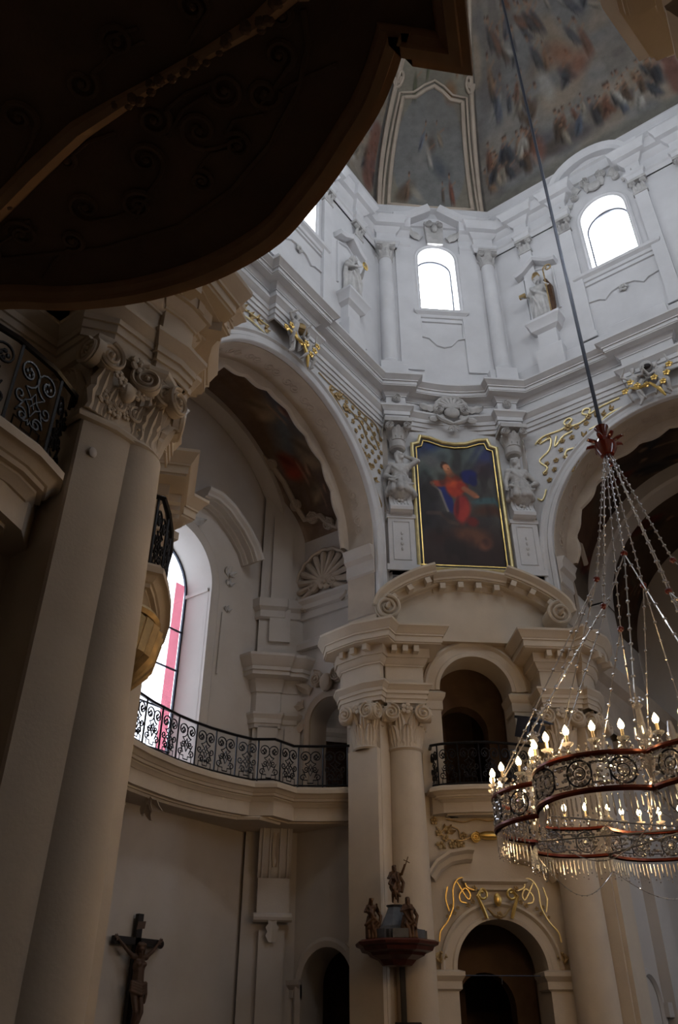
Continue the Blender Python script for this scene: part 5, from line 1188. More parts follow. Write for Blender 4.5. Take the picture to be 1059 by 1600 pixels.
cv.stroke([(.19, .63), (.27, .60), (.31, .52), (.35, .44)], .012, (.5, .46, .42), .7); cv.stroke([(.1, .40), (.25, .41), (.36, .35), (.45, .34)], .02, (.30, .22, .19), .6)
cv.blob(.62, .24, .3, .10, (.36, .22, .15), .9, -12, .6); cv.blob(.78, .17, .12, .05, (.45, .27, .20), .8, 30, .6); cv.blob(.2, .22, .2, .08, (.17, .08, .06), .8, 10, .7); cv.clouds((.08, .05, .05), (6, 7), 25, .45, .5, .7)
cv.a *= 1.15
cv.obj('canvas', lambda u, v: (-1.2 + 2.4 * u, .0, 12.66 + v * (frame_top(-1.2 + 2.4 * u) - .16 - 12.66)), 'oil', ptg)

# herm figures either side
def herm(s, name, label, P, face, hair):
    o = thing(name, label, 'statue', FD @ Tr(s * 1.80, -.0, 12.35))
    part('pier', MB().box(-.38, .38, -.14, .1, 0, 1.75).box(-.46, .46, -.2, .1, 0, .18).box(-.42, .42, -.17, .1, 1.72, 1.84), 'trimw', o)
    part('pier_panel', MB().tube([(-.24, -.15, .35), (.24, -.15, .35), (.24, -.15, 1.6), (-.24, -.15, 1.6)], .02, 5, closed=True), 'trimw', o)
    dp = MB()
    for k in range(4): dp.ell((0, -.15, .7 + .17 * k), (.035 + .02 * (k == 1), .02, .06), 6, 5)
    part('bellflower_drop', dp, 'statue', o, kind='stuff')
    sd = [(.1, 1.84), (-.28, 1.84), (-.36, 1.9), (-.38, 2.0), (-.30, 2.1), (-.22, 2.3), (-.24, 2.7), (-.34, 3.0), (.1, 3.0)]
    part('console_shaft', MB().prism(sd, -.33, .33, mp=lambda a, b, c: (c, a, b)), 'trimw', o)
    for x in (-.2, -.1, 0, .1, .2): part('reed', MB().tube([(x, a - .01, b) for a, b in sd[4:8]], .022, 5), 'trimw', o)
    part('console_flower', flower_mb(.13).xf(Tr(0, -.27, 2.3)), 'statue', o)
    mb = human(P, 1.3, hair, False, ((0, -.16, .10), -.34, .22, .40), legs=False, face=face, seed=3 + s, hands=True, fat=1.42)
    for k in range(5): fold(mb, [Vector((-.34 + .1 * k, -.34, .02 - .05 * k)), Vector((-.2 + .1 * k, -.42, -.1 - .02 * k)), Vector((0 + .09 * k, -.38, -.2 + .02 * k))], .05, .035)
    fold(mb, [Vector((-.22, -.3, .55)), Vector((0, -.34, .32)), Vector((.2, -.28, .2))], .045, .05); fold(mb, [Vector((.2, -.28, .6)), Vector((.05, -.34, .35)), Vector((-.15, -.3, .2))], .04, .045)
    sh = -s
    fold(mb, [Vector((s * .2, .0, .5)), Vector((s * .42, .05, .2)), Vector((s * .40, .06, -.3)), Vector((s * .34, .08, -.8))], .08, .05)
    remesh(mb, 'figure', 'statue', o, Tr(0, -.08, 2.86), .019)
    c = MB(); c.lathe([(.001, 4.16), (.2, 4.16), (.25, 4.22), (.25, 4.55), (.36, 4.85), (.001, 4.86)], 18, (0, -.12, 0)); c.box(-.42, .42, -.55, .1, 5.02, 5.16)
    cc = part('head_capital', c, 'statue', o)
    for k in range(7): part('acanthus_leaf', leaf_mb(.2, .5, .16, 3, 5, 7).xf(Tr(0, -.15, 4.45) @ Rz(R(-120 + 40 * k)) @ Tr(0, -.24, 0)), 'statue', cc)
    for k in (-1, 1): part('volute', volute_mb(.15, .12, k, 18).xf(Tr(k * .28, -.48, 4.85)), 'statue', cc)
    return o
herm(-1, 'herm_figure', 'stone herm woman with one arm raised behind her head, at the painting', dict(pel=(0, -.12, .02), chest=(0, -.15, .48), neck=(0, -.13, .72), head=(.03, -.18, .98), shL=(-.25, -.13, .64), shR=(.25, -.13, .64), elL=(-.42, -.12, .30), wrL=(-.22, -.34, .08), elR=(.56, -.22, .82), wrR=(.22, -.12, 1.06)), (.5, -.8, .25), 'long')
herm(1, 'herm_figure', 'stone herm figure with hand on hip, right beside the painting', dict(pel=(0, -.12, .02), chest=(-.02, -.15, .48), neck=(-.02, -.13, .72), head=(-.05, -.18, .98), shL=(-.27, -.13, .64), shR=(.23, -.13, .64), elL=(-.40, -.14, .28), wrL=(-.44, -.28, -.04), elR=(.56, -.12, .28), wrR=(.24, -.26, .06)), (-.45, -.8, .35), 'long')

# cartouche with shell on the frieze above the painting
def shell(o, w, h, m_='statue', n=9, depth=.12, rim=True, flip=False, fan=80):
    for k in range(n):
        a = R(-fan + 2 * fan * k / (n - 1)); a = a + PI if flip else a
        l = h * (1 - .12 * abs(k - (n - 1) / 2) / n); e = Vector((math.sin(a) * w, -depth * .5, math.cos(a) * l)); m = MB()
        m.cap((0, -depth * .7, 0), tuple(e * .92), depth * .25, w * 1.5 / n, 7); part('shell_rib', m, m_, o)
    if rim:
        m = MB(); pts = []
        for k in range(46):
            a = R((-95 + 190 * k / 45) * fan / 80) + (PI if flip else 0); f = 1.04 + .05 * abs(math.sin(k / 45 * PI * n)); pts.append((math.sin(a) * w * f, -depth * .6, math.cos(a) * h * f))
        m.tube(pts, depth * .28, 6); part('shell_rim', m, m_, o)
cart = thing('shell_cartouche', 'stucco shell cartouche on the frieze over the painting', 'ornament', FD @ Tr(0, .0, 18.35))
shell(cart, .48, .42, 'statue', 9, .2)
for s in (-1, 1):
    part('scroll', volute_mb(.18, .16, s, 20).xf(Tr(s * .42, -.1, -.1)), 'statue', cart); part('wing_leaf', leaf_mb(.3, .62, .15, 3, 5, 7).xf(Tr(s * .45, -.05, .0) @ Ry(R(s * 82))), 'statue', cart); part('wing_leaf', leaf_mb(.26, .6, .15, 3, 5, 7).xf(Tr(s * .25, -.1, -.3) @ Ry(R(s * 115))), 'statue', cart)
    part('swag', MB().tube([(s * .5, -.16, -.35), (s * .35, -.2, -.55), (s * .12, -.22, -.68), (0, -.22, -.72)], [.05, .08, .08, .05], 7), 'statue', cart)
part('drop_bud', sprig_mb(.16).xf(Rx(PI)).xf(Tr(0, -.2, -.75)), 'statue', cart); part('shield', MB().ell((0, -.14, -.2), (.26, .12, .2), 12, 8), 'statue', cart)
trg = struct('trim_16', 'reeded frieze panels beside the shell cartouche', None, None, FD)
for s in (-1, 1):
    for k in range(3): part('reeded_panel', MB().tube([(s * (.82 + .2 * k) - .07, .1, 18.28), (s * (.82 + .2 * k) - .07, .1, 18.58), (s * (.82 + .2 * k) + .07, .1, 18.58), (s * (.82 + .2 * k) + .07, .1, 18.28)], .022, 5), 'statue', trg)
    part('frieze_scroll', volute_mb(.16, .1, s, 18).xf(Tr(s * 1.78, -.27, 18.5)), 'statue', trg)

# ------------------------------------------------------------------ figures on the arches and in the drum
def putto(name, label, T, P, face, group=None):
    o = thing(name, label, 'statue', T, group)
    remesh(human(P, .66, 'short', False, None, face=face, fat=1.32, seed=2), 'figure', 'statue', o, None, .013, 4)
    return o
PA = dict(pel=(0, 0, -.05), chest=(.04, -.02, .22), neck=(.05, -.02, .36), head=(.10, -.05, .50), shL=(-.10, -.02, .32), shR=(.20, -.02, .31), elL=(-.24, -.06, .42), wrL=(-.12, -.18, .52), elR=(.33, -.10, .22), wrR=(.42, -.2, .36), hipL=(-.08, 0, -.08), hipR=(.08, 0, -.08), knL=(-.14, -.14, -.30), knR=(.16, -.10, -.32), anL=(-.10, -.02, -.54), anR=(.24, -.0, -.56))
PB = dict(pel=(0, 0, -.05), chest=(-.05, -.02, .22), neck=(-.06, -.02, .36), head=(-.12, -.06, .49), shL=(-.21, -.02, .31), shR=(.10, -.02, .32), elL=(-.34, -.10, .22), wrL=(-.40, -.22, .34), elR=(.26, -.04, .42), wrR=(.22, -.10, .60), hipL=(-.08, 0, -.08), hipR=(.08, 0, -.08), knL=(-.18, -.12, -.28), knR=(.12, -.14, -.30), anL=(-.30, -.02, -.46), anR=(.10, -.02, -.56))
putto('putto', 'stucco cherub left of the gilded helmet on the window side arch', FL @ Tr(-.62, -.42, 17.45), PA, (.5, -.8, 0))
putto('putto', 'stucco cherub right of the gilded helmet on the window side arch', FL @ Tr(.02, -.42, 17.15), PB, (-.5, -.8, 0))
putto('putto', 'stucco cherub with bent legs, left of the chancel arch crown', FR @ Tr(-.42, -.42, 17.3), PA, (.4, -.8, -.1))
putto('putto', 'stucco cherub with raised arm, right of the chancel arch crown', FR @ Tr(.42, -.42, 17.2), PB, (-.3, -.9, 0))
for F, x, lab, lab2 in ((FL, -.32, 'gilded helmet shaped cartouche between two cherubs on the window side arch', 'L'), (FR, 0.05, 'dark topped stucco cartouche between two cherubs on the chancel arch', 'R')):
    o = thing('arch_cartouche', lab, 'ornament', F @ Tr(x, -.2, 17.6))
    if lab2 == 'L':
        part('helmet', MB().ell((0, -.22, .12), (.17, .16, .18), 12, 8).tube([(-.2, -.25, .05), (0, -.4, .02), (.2, -.25, .05)], .04, 6), 'goldd', o)
    else:
        part('helmet', MB().ell((0, -.22, .2), (.19, .16, .2), 12, 8), 'statue', o); part('dark_visor', MB().ell((0.02, -.33, .12), (.14, .08, .09), 10, 7), 'blackwood', o)
    for k in range(5): part('plume', leaf_mb(.16, .34, .1, 3, 5, 6).xf(Tr(0, -.1, .18) @ Ry(R(-70 + 35 * k)) @ Tr(0, 0, .12)), 'statue', o)
    for s in (-1, 1): part('scroll', volute_mb(.16, .14, s, 18).xf(Tr(s * .22, -.12, -.15)), 'statue', o); part('drapery', MB().tube([(s * .2, -.2, -.2), (s * .35, -.25, -.5), (s * .3, -.2, -.85), (s * .42, -.18, -1.0)], [.07, .1, .07, .03], 7), 'statue', o)
    for k, (a, b) in enumerate(((-.5, -.2), (-.35, -.4), (.15, -.35), (.35, -.6), (.5, -.35), (-.1, -.5), (-.7, -.45), (.62, -.1))): part('gilt_flower', flower_mb(.11).xf(Tr(a, -.3, b)), 'gold', o)
    part('gilt_garland', MB().tube([(-.6, -.28, -.35), (-.3, -.36, -.55), (0, -.34, -.5), (.2, -.32, -.8), (.3, -.25, -1.05)], [.03, .05, .04, .06, .03], 6), 'gold', o)

def niche_statue(name, label, T, P, face, beard, hair, extra, seed, attr):
    o = thing(name, label, 'statue', T)
    mb = human(P, 1.22, hair, beard, ((0, 0, 1.25), .06, .20, .36), face=face, seed=seed, fat=1.2)
    fold(mb, [Vector((-.26, -.1, 1.75)), Vector((-.05, -.26, 1.35)), Vector((.28, -.2, 1.0)), Vector((.3, -.1, .4))], .07, .06)
    fold(mb, [Vector((.24, -.08, 1.75)), Vector((.34, -.02, 1.2)), Vector((.36, 0, .5)), Vector((.34, 0, .1))], .09, .08); fold(mb, [Vector((-.26, 0, 1.7)), Vector((-.36, 0, 1.2)), Vector((-.34, .02, .2))], .09, .07)
    fold(mb, [Vector((-.2, -.24, 1.2)), Vector((-.05, -.32, .7)), Vector((.02, -.34, .1))], .05, .06)
    remesh(mb, 'figure', 'statue', o, None, .022)
    part('plinth', MB().lathe([(.001, 0), (.36, 0), (.36, .06), (.3, .08), (.001, .08)], 8), 'statue', o)
    for nm, m_, mm in attr: part(nm, mm, m_, o)
    return o
PS = dict(pel=(0, 0, 1.22), chest=(.02, -.02, 1.62), neck=(.03, -.02, 1.86), head=(.06, -.06, 2.08), shL=(-.22, 0, 1.77), shR=(.26, 0, 1.77), elL=(-.36, -.08, 1.48), wrL=(-.16, -.32, 1.42), elR=(.40, -.12, 1.5), wrR=(.22, -.36, 1.62), hipL=(-.1, 0, 1.18), hipR=(.1, 0, 1.18), knL=(-.12, -.16, .66), knR=(.12, -.04, .64), anL=(-.14, -.06, .13), anR=(.14, 0, .13))
niche_statue('niche_statue', 'stone saint holding a small gilded disc, in the left drum niche', FL @ Tr(2.55, -.12, 21.5), PS, (.3, -.9, .1), True, 'short', None, 4, [('gilded_disc', 'gold', MB().ell((.22, -.42, 1.72), (.15, .05, .17), 14, 8))])
cz = MB(); cz.tube([(.34, -.34, .1), (.34, -.34, 2.1)], .025, 6); sp = spiral(.16, 1.2, .05, 18, PI, -1); cz.tube([(.5 + a, -.34, 2.1 + b) for a, b in sp], .025, 6)
mt = MB(); mt.lathe([(.12, 2.12), (.15, 2.25), (.10, 2.42), (.01, 2.5)], 10, (-.03, -.06, 0), sy=.7)
PR = dict(PS); PR.update(chest=(-.02, -.02, 1.62), neck=(-.03, -.02, 1.86), head=(-.03, -.06, 2.06), elL=(-.42, -.1, 1.46), wrL=(-.5, -.3, 1.28), elR=(.42, -.12, 1.44), wrR=(.34, -.32, 1.42))
bk = MB().box(-.62, -.40, -.42, -.32, 1.22, 1.36)
niche_statue('niche_statue', 'stone bishop with mitre and brown crozier, in the right drum niche', FR @ Tr(-2.6, -.12, 21.5), PR, (-.2, -.95, 0), True, 'short', None, 6, [('crozier', 'goldd', cz), ('mitre', 'goldd', mt), ('book', 'goldd', bk), ('mantle', 'bronze', MB().tube([(.28, -.12, 1.82), (.40, -.16, 1.3), (.36, -.1, .5), (.3, -.06, .1)], [.07, .12, .12, .09], 8))])

# ------------------------------------------------------------------ gilded ornament
def gild(name, label, T, lines, flowers, lm='goldl', fm='goldd', r=.022, sprigs=()):
    o = thing(name, label, 'ornament', T)
    for L in lines: part('gilded_line', MB().tube([(a, -.03, b) for a, b in smoothp(L)], r, 5), lm, o)
    fme = flower_mb(1.0).mesh('gilded_flower', fm); sme = sprig_mb(1.0).mesh('gilded_leaf', fm)
    for a, b, q in flowers: link('gilded_flower', fme, o, Tr(a, -.01, b) @ Ry(a * 7 + b * 3) @ Matrix.Diagonal((q, q, q, 1)))
    for a, b, q, t in sprigs: link('gilded_leaf', sme, o, Tr(a, -.01, b) @ Ry(R(t)) @ Matrix.Diagonal((q, q, q, 1)))
    return o
def smoothp(P, n=5):
    if len(P) < 3: return P
    P = [Vector(p) for p in P]; out = []
    for i in range(len(P) - 1):
        p0, p1, p2, p3 = P[max(i - 1, 0)], P[i], P[i + 1], P[min(i + 2, len(P) - 1)]
        for k in range(n):
            t = k / n; out.append(tuple(.5 * ((2 * p1) + (p2 - p0) * t + (2 * p0 - 5 * p1 + 4 * p2 - p3) * t * t + (3 * p1 - p0 - 3 * p2 + p3) * t ** 3)))
    out.append(tuple(P[-1])); return out
rg = random.Random(12)
fl = [(2.35 + .33 * i + .14 * (j % 2), 17.22 - .26 * j, .085) for i in range(6) for j in range(7) if (2.35 + .33 * i) ** 2 + (17.22 - .26 * j - 13.05) ** 2 > 4.15 ** 2 and 2.35 + .33 * i < 4.05]
gild('gilded_spandrel', 'gilded flower trellis in the spandrel left of the painting', FL, [[(1.0, 17.35), (1.6, 17.3), (2.3, 17.38), (3.2, 17.34), (3.7, 17.38), (4.0, 17.25), (4.1, 16.9)], [(1.2, 17.05), (1.75, 16.95), (2.2, 16.7), (2.3, 16.45)], [(2.5, 16.45), (3.1, 15.95), (3.5, 15.4), (3.85, 14.8), (4.05, 14.5), (3.98, 14.35), (3.9, 14.55)], [(2.4, 17.0), (3.1, 16.9), (3.4, 16.5), (3.9, 16.4)], [(2.6, 16.6), (3.0, 17.1), (3.6, 17.0), (4.05, 16.5)]],
     fl + [(1.9, 17.1, .14), (2.3, 16.95, .15), (2.15, 16.6, .12)], 'goldd', 'goldd', .02, [(1.55, 17.1, .13, 60), (1.75, 17.05, .13, 90), (2.05, 17.2, .13, 30), (2.35, 16.4, .16, 160), (3.2, 15.85, .16, 140), (3.45, 15.6, .15, 150), (3.8, 15.3, .12, 170)])
gild('gilded_spandrel', 'gilded leaf spray beside the near cornice on the window side arch', FL, [[(-3.4, 16.5), (-2.8, 16.9), (-2.2, 17.15), (-1.2, 17.35)], [(-2.7, 16.75), (-2.1, 16.95), (-1.6, 17.0), (-1.05, 16.95)]], [(-2.45, 16.8, .15), (-2.75, 16.7, .14), (-3.0, 16.45, .14)], 'goldl', 'goldd', .02, [(-2.2, 17.2, .15, 40), (-1.9, 17.15, .14, 80), (-1.6, 17.25, .13, 60), (-2.5, 17.1, .13, 20), (-1.3, 17.2, .12, 90)])
fl = [(-3.55 + .3 * i + .1 * (j % 2), 17.0 - .3 * j, .09) for i in range(6) for j in range(7) if (3.55 - .3 * i) ** 2 + (17.0 - .3 * j - 13.05) ** 2 > 4.2 ** 2 and rg.random() < .62]
gild('gilded_spandrel', 'bright gilded scrolls and flowers in the spandrel right of the painting', FR, [[(-.95, 17.42), (-1.5, 17.38), (-1.9, 17.28), (-2.1, 17.4), (-2.0, 17.52), (-1.85, 17.42), (-2.1, 17.12), (-2.5, 17.1), (-2.7, 17.3), (-2.55, 17.42), (-2.45, 17.3), (-2.8, 17.12), (-3.4, 17.12), (-3.7, 16.95)], [(-.9, 17.05), (-1.4, 16.98), (-1.7, 16.78), (-2.0, 16.72)],
     [(-3.55, 16.9), (-3.2, 16.95), (-3.3, 16.55), (-3.65, 16.3), (-3.45, 15.95), (-3.6, 15.8)], [(-3.0, 16.95), (-3.1, 16.6), (-2.8, 16.85), (-2.5, 16.9)], [(-2.4, 16.25), (-2.75, 16.3), (-2.85, 16.1), (-2.65, 15.98), (-2.5, 16.15), (-2.75, 15.75)], [(-2.95, 15.5), (-3.25, 15.4), (-3.55, 14.9), (-3.8, 14.5), (-3.7, 14.3), (-3.85, 13.95), (-3.95, 13.85)], [(-3.6, 15.2), (-3.75, 14.9), (-3.9, 15.0)]],
     fl + [(-1.95, 17.2, .11), (-2.6, 17.1, .14), (-2.75, 15.6, .14), (-2.6, 15.8, .14), (-2.15, 16.4, .14), (-2.0, 16.5, .12)], 'goldl', 'goldd', .028, [(-1.3, 17.15, .11, 70), (-1.55, 17.1, .11, 100), (-1.75, 17.12, .11, 60), (-2.3, 16.4, .14, 200), (-2.2, 16.55, .13, 40)])
door_lines = [[(-1.36, 3.35), (-1.32, 3.55), (-1.15, 3.75), (-1.0, 4.05), (-.98, 4.4), (-.86, 4.6), (-.72, 4.62), (-.66, 4.45), (-.5, 4.38)], [(-.88, 4.55), (-.66, 4.2), (-.6, 4.3), (-.7, 4.42), (-.84, 4.28), (-.82, 4.15), (-.7, 4.12)], [(-1.1, 4.45), (-1.16, 4.2), (-1.1, 3.95)]]
dfl = [(-1.05, 4.05, .05), (-.98, 3.92, .05), (-.66, 4.08, .06), (-.55, 4.15, .06), (-.9, 4.02, .05), (-.48, 4.42, .07), (-1.15, 3.85, .04)]
def mirror_lines(L): return [[(-a, b) for a, b in l] for l in L]
gild('gilded_door_scroll', 'gilded scroll left of the doorway arch, warm orange gold', FD @ Tr(0, .26, 0), door_lines, dfl, 'gold', 'goldd', .020, [(-1.34, 3.15, .12, 180), (-1.36, 2.95, .1, 0)])
gild('gilded_door_scroll', 'gilded scroll right of the doorway arch, paler gold', FD @ Tr(0, .26, 0), mirror_lines(door_lines), [(-a, b, q) for a, b, q in dfl], 'goldl', 'goldd', .020, [(1.34, 3.15, .12, 180), (1.36, 2.95, .1, 0)])
key = thing('gilded_keystone', 'gilded scroll brackets around an oval boss over the doorway', 'ornament', FD @ Tr(0, .2, 4.0))
for s in (-1, 1): part('scroll_bracket', MB().tube([(s * .34 + a * s, -.05, .28 + b) for a, b in spiral(.12, 1.1, .05, 14, PI / 2, 1)] , .03, 6).tube([(s * .34, -.05, .40), (s * .46, -.06, .25), (s * .36, -.06, .02), (s * .28, -.05, -.2)], [.03, .035, .045, .04], 6), 'gold', key)
part('oval_boss', MB().ell((0, -.06, .18), (.09, .06, .14), 12, 8), 'gold', key); part('festoon', MB().tube([(-.25, -.05, .0), (-.12, -.07, -.14), (0, -.08, -.18), (.12, -.07, -.14), (.25, -.05, .0)], [.02, .035, .045, .035, .02], 6), 'goldd', key)
part('gilded_flower', flower_mb(.07).xf(Tr(0, -.1, -.12)), 'goldd', key)
bc = gild('gilded_cartouche', 'gilded cartouche with leafy branches under the loggia balcony', FD @ Tr(0, .33, 0), [[(-1.0, 5.92), (-.6, 5.86), (-.3, 5.93), (0, 5.9), (.3, 5.93), (.6, 5.86), (1.0, 5.92)], [(-1.25, 5.75), (-1.05, 5.5), (-.7, 5.45), (-.45, 5.52), (-.25, 5.5)], [(1.25, 5.75), (1.05, 5.5), (.7, 5.45), (.45, 5.52), (.25, 5.5)], [(-1.2, 5.55), (-1.0, 5.75), (-.75, 5.7), (-.7, 5.5)]],
     [(-1.3, 5.88, .10), (-1.2, 5.62, .09), (-1.05, 5.5, .09), (-.9, 5.36, .1), (-.7, 5.32, .1), (-.62, 5.55, .1), (1.3, 5.85, .10), (1.15, 5.6, .09), (.95, 5.42, .09), (.7, 5.4, .1)], 'goldd', 'goldd', .018, [(-1.0, 5.62, .14, 30), (-.8, 5.45, .14, 160), (-1.15, 5.4, .12, 200), (.85, 5.5, .14, -160)])
part('shell_cup', MB().ell((0, -.08, 5.56), (.3, .1, .1), 14, 7), 'gold', bc)
for s in (-1, 1): part('scroll', volute_mb(.13, .1, s, 18).xf(Tr(s * .34, -.06, 5.52)), 'gold', bc)

# shells
sh1 = thing('wall_shell', 'large stucco shell in the recess of the arm side wall', 'ornament', FS @ Tr(-.12, .02, 12.75))
shell(sh1, .95, .98, 'stoned', 13, .22, fan=118); 
for s in (-1, 1): part('shell_scroll', volute_mb(.2, .14, s, 20).xf(Tr(s * .35, -.12, -.12)), 'stoned', sh1)
part('shell_boss', flower_mb(.28).xf(Tr(.1, -.1, -.05)), 'stoned', sh1)
cb = thing('gilded_corbel', 'gilded shell corbel hanging under the balcony by the near pillar', 'ornament', FN @ Tr(-1.25, -.12, 5.9))
for k in range(9):
    a = R(-64 + 16 * k); part('shell_rib', MB().tube([(math.sin(a) * .2, -.42 - .1 * math.cos(a), .0), (math.sin(a) * .62, -.40 * math.cos(a) - .25, -.2), (math.sin(a) * .6, -.36 * math.cos(a) - .22, -.5), (math.sin(a) * .3, -.2 * math.cos(a) - .1, -.85), (0, 0, -1.05)], [.07, .12, .12, .09, .05], 7), 'goldd', cb)
part('shell_lip', MB().tube([(math.sin(a) * .62, -.45 * math.cos(a) - .2, -.02) for a in [R(-80 + 10 * k) for k in range(17)]], .06, 6), 'goldd', cb)

# ------------------------------------------------------------------ crucifix, pulpit canopy, lectern, floodlight, tie rod
crx = thing('crucifix', 'dark wooden crucifix with carved figure on the wall below the gallery', 'crucifix', FT @ Tr(.30, -.12, .9))
part('upright', MB().box(-.07, .07, -.05, .05, 0, 2.85), 'blackwood', crx)
part('crossbar', MB().box(-.62, .62, -.05, .05, 2.27, 2.41).lathe([(.001, -.05), (.085, -.05), (.085, .05), (.001, .05)], 12).add([], []), 'blackwood', crx)
part('crossbar_end', MB().ell((.66, 0, 2.34), (.09, .05, .09), 10, 7), 'blackwood', crx)
part('title_scroll', MB().prism([(-.1, 2.55), (.1, 2.58), (.12, 2.72), (-.08, 2.7)], -.08, -.055, mp=lambda a, b, c: (a, c, b)), 'corpus', crx)
PC = dict(pel=(.03, -.14, 1.55), chest=(0, -.16, 1.90), neck=(0, -.15, 2.08), head=(-.05, -.22, 2.20), shL=(-.17, -.14, 2.06), shR=(.17, -.14, 2.06), elL=(-.36, -.12, 2.19), wrL=(-.52, -.08, 2.33), elR=(.36, -.12, 2.19), wrR=(.52, -.08, 2.33), hipL=(-.06, -.14, 1.5), hipR=(.10, -.14, 1.5), knL=(-.04, -.26, 1.12), knR=(.10, -.25, 1.12), anL=(.02, -.13, .78), anR=(.04, -.17, .76), toeL=(0, -.4, -1), toeR=(0, -.4, -1))
mb = human(PC, .92, 'long', True, None, face=(-.4, -.75, -.5), seed=4)
for k in range(4): fold(mb, [Vector((-.17, -.2, 1.62 - .05 * k)), Vector((.02, -.28, 1.56 - .05 * k)), Vector((.2, -.2, 1.6 - .05 * k))], .04, .035)
fold(mb, [Vector((.2, -.18, 1.6)), Vector((.26, -.16, 1.42)), Vector((.24, -.16, 1.28))], .045, .03)
remesh(mb, 'carved_figure', 'corpus', crx, None, .012)
pc = thing('pulpit_canopy', 'dark red octagonal pulpit canopy in front of the left column', 'canopy', FD @ Tr(-2.48, -.95, 3.0))
part('cornice', MB().lathe([(.001, 0), (.55, -.04), (.62, .02), (.74, .05), (.78, .12), (.86, .15), (.88, .2), (.80, .24), (.001, .26)], 8).xf(Rz(PI / 8)), 'wood', pc, smooth=0)
part('soffit_boss', MB().lathe([(.001, -.22), (.3, -.2), (.4, -.1), (.58, -.03), (.001, 0)], 8).xf(Rz(PI / 8)), 'wood', pc, smooth=0)
part('roof', MB().lathe([(.55, .25), (.56, .42), (.34, .5), (.22, .72), (.16, .86), (.2, .9), (.001, .92)], 8).xf(Rz(PI / 8)), 'slate', pc, smooth=0)
for k in range(8): part('parapet_panel', MB().box(-.16, .16, -.03, .03, .26, .42).xf(Rz(PI / 4 * k) @ Tr(0, -.58, 0)), 'slate', pc, smooth=0)
part('gap_shade_strip', MB().box(.14, .24, .55, .8, -3.0, 0), 'blackwood', pc); part('back_arm', MB().box(-.1, .3, .3, .75, -.1, .2), 'wood', pc)  # black strip stands in for the dark gap between pilaster and column
def small_fig(label, T, P, face, robe, extra=None, seed=1, hair='long', beard=True):
    o = thing('pulpit_statue', label, 'statue', T)
    mb = human(P, .42, hair, beard, robe, face=face, seed=seed, hands=True, fat=1.35)
    g = random.Random(seed)
    for k in range(5): fold(mb, [Vector((g.uniform(-.1, .1), -.07, .58 - .04 * k)), Vector((g.uniform(-.13, .13), -.12, .42 - .04 * k)), Vector((g.uniform(-.16, .16), -.09, .30 - .05 * k))], .032, .026)
    fold(mb, [Vector((.10, .02, .56)), Vector((.19, .0, .42)), Vector((.15, -.02, .24))], .04, .03)
    remesh(mb, 'figure', 'bronze', o, None, .010, 3)
    if extra: part(extra[0], extra[1], 'bronze', o)
q = .42
PSM = dict(pel=(0, 0, .40), chest=(0, -.01, .54), neck=(0, -.01, .62), head=(.0, -.03, .70), shL=(-.075, 0, .60), shR=(.075, 0, .60), elL=(-.14, -.03, .50), wrL=(-.06, -.12, .48), elR=(.14, -.03, .52), wrR=(.10, -.12, .60), hipL=(-.04, 0, .39), hipR=(.04, 0, .39), knL=(-.05, -.08, .22), knR=(.05, -.04, .22), anL=(-.05, -.01, .05), anR=(.06, 0, .05))
small_fig('dark statuette bowing at the left of the pulpit canopy', FD @ Tr(-3.02, -1.25, 3.24), PSM, (.5, -.8, -.3), ((0, 0, .41), .03, .07, .13), seed=3)
PS2 = dict(PSM); PS2.update(wrL=(-.02, -.14, .52), wrR=(.04, -.15, .53))
small_fig('dark seated looking statuette at the right of the pulpit canopy', FD @ Tr(-2.30, -1.42, 3.24), PS2, (-.2, -.9, 0), ((0, 0, .41), .03, .08, .15), seed=5)
PS3 = dict(PSM); PS3.update(elR=(.15, -.02, .58), wrR=(.20, -.08, .72), hipL=(-.04, 0, .39))
stf = MB(); stf.tube([(.16, -.08, .55), (.30, -.08, .92)], .012, 5); stf.tube([(.20, -.08, .86), (.33, -.08, .80)], .010, 5)
small_fig('dark statuette with a cross staff on top of the pulpit canopy', FD @ Tr(-2.48, -.95, 3.92), PS3, (.2, -.9, .1), ((0, 0, .40), .25, .07, .1), ('cross_staff', stf), 6)
lc = thing('lectern', 'black slanted lectern top at the foot of the pulpit column', 'lectern', FD @ Tr(-2.28, -.95, 0))
part('post', MB().lathe([(.25, 0), (.25, .05), (.05, .12), (.05, 1.6)], 10), 'blackwood', lc); part('desk', MB().box(-.26, .26, -.2, .2, 0, .06).xf(Tr(0, 0, 1.72) @ Rx(R(22))), 'blackwood', lc)
part('book_ledge', MB().box(-.26, .26, -.24, -.2, 0, .12).xf(Tr(0, 0, 1.72) @ Rx(R(22))), 'blackwood', lc)
fl_ = thing('floodlight', 'black boxy floodlight clamped to the loggia railing corner', 'lamp', FD @ Tr(1.10, -.42, 7.52))
TT = Tr(0, 0, .36) @ Rz(R(35)) @ Rx(R(20)) @ Matrix.Scale(1.55, 4)
part('housing', MB().box(-.2, .2, -.1, .14, -.15, .15).prism([(-.2, -.2), (.2, -.2), (.16, .24), (-.16, .24)], .14, .18).xf(TT), 'steel', fl_, smooth=0)
part('lens', MB().box(-.15, .15, -.115, -.10, -.11, .11).xf(TT), 'blackwood', fl_, smooth=0); part('visor', MB().box(-.22, .22, -.24, -.08, .15, .17).xf(TT), 'steel', fl_, smooth=0)
part('bracket', MB().tube([(0, 0, 0), (0, .02, .16), (0, 0, .34)], .025, 6), 'steel', fl_)
tr_ = thing('tie_rod', 'thin iron tie rod across the doorway arch', 'rod', FD @ Tr(0, .45, 2.72)); part('rod', MB().tube([(-1.0, 0, 0), (1.0, 0, 0)], .012, 6), 'steel', tr_); part('hook', MB().tube([(0, 0, 0), (0, 0, -.16)], .01, 5), 'steel', tr_)

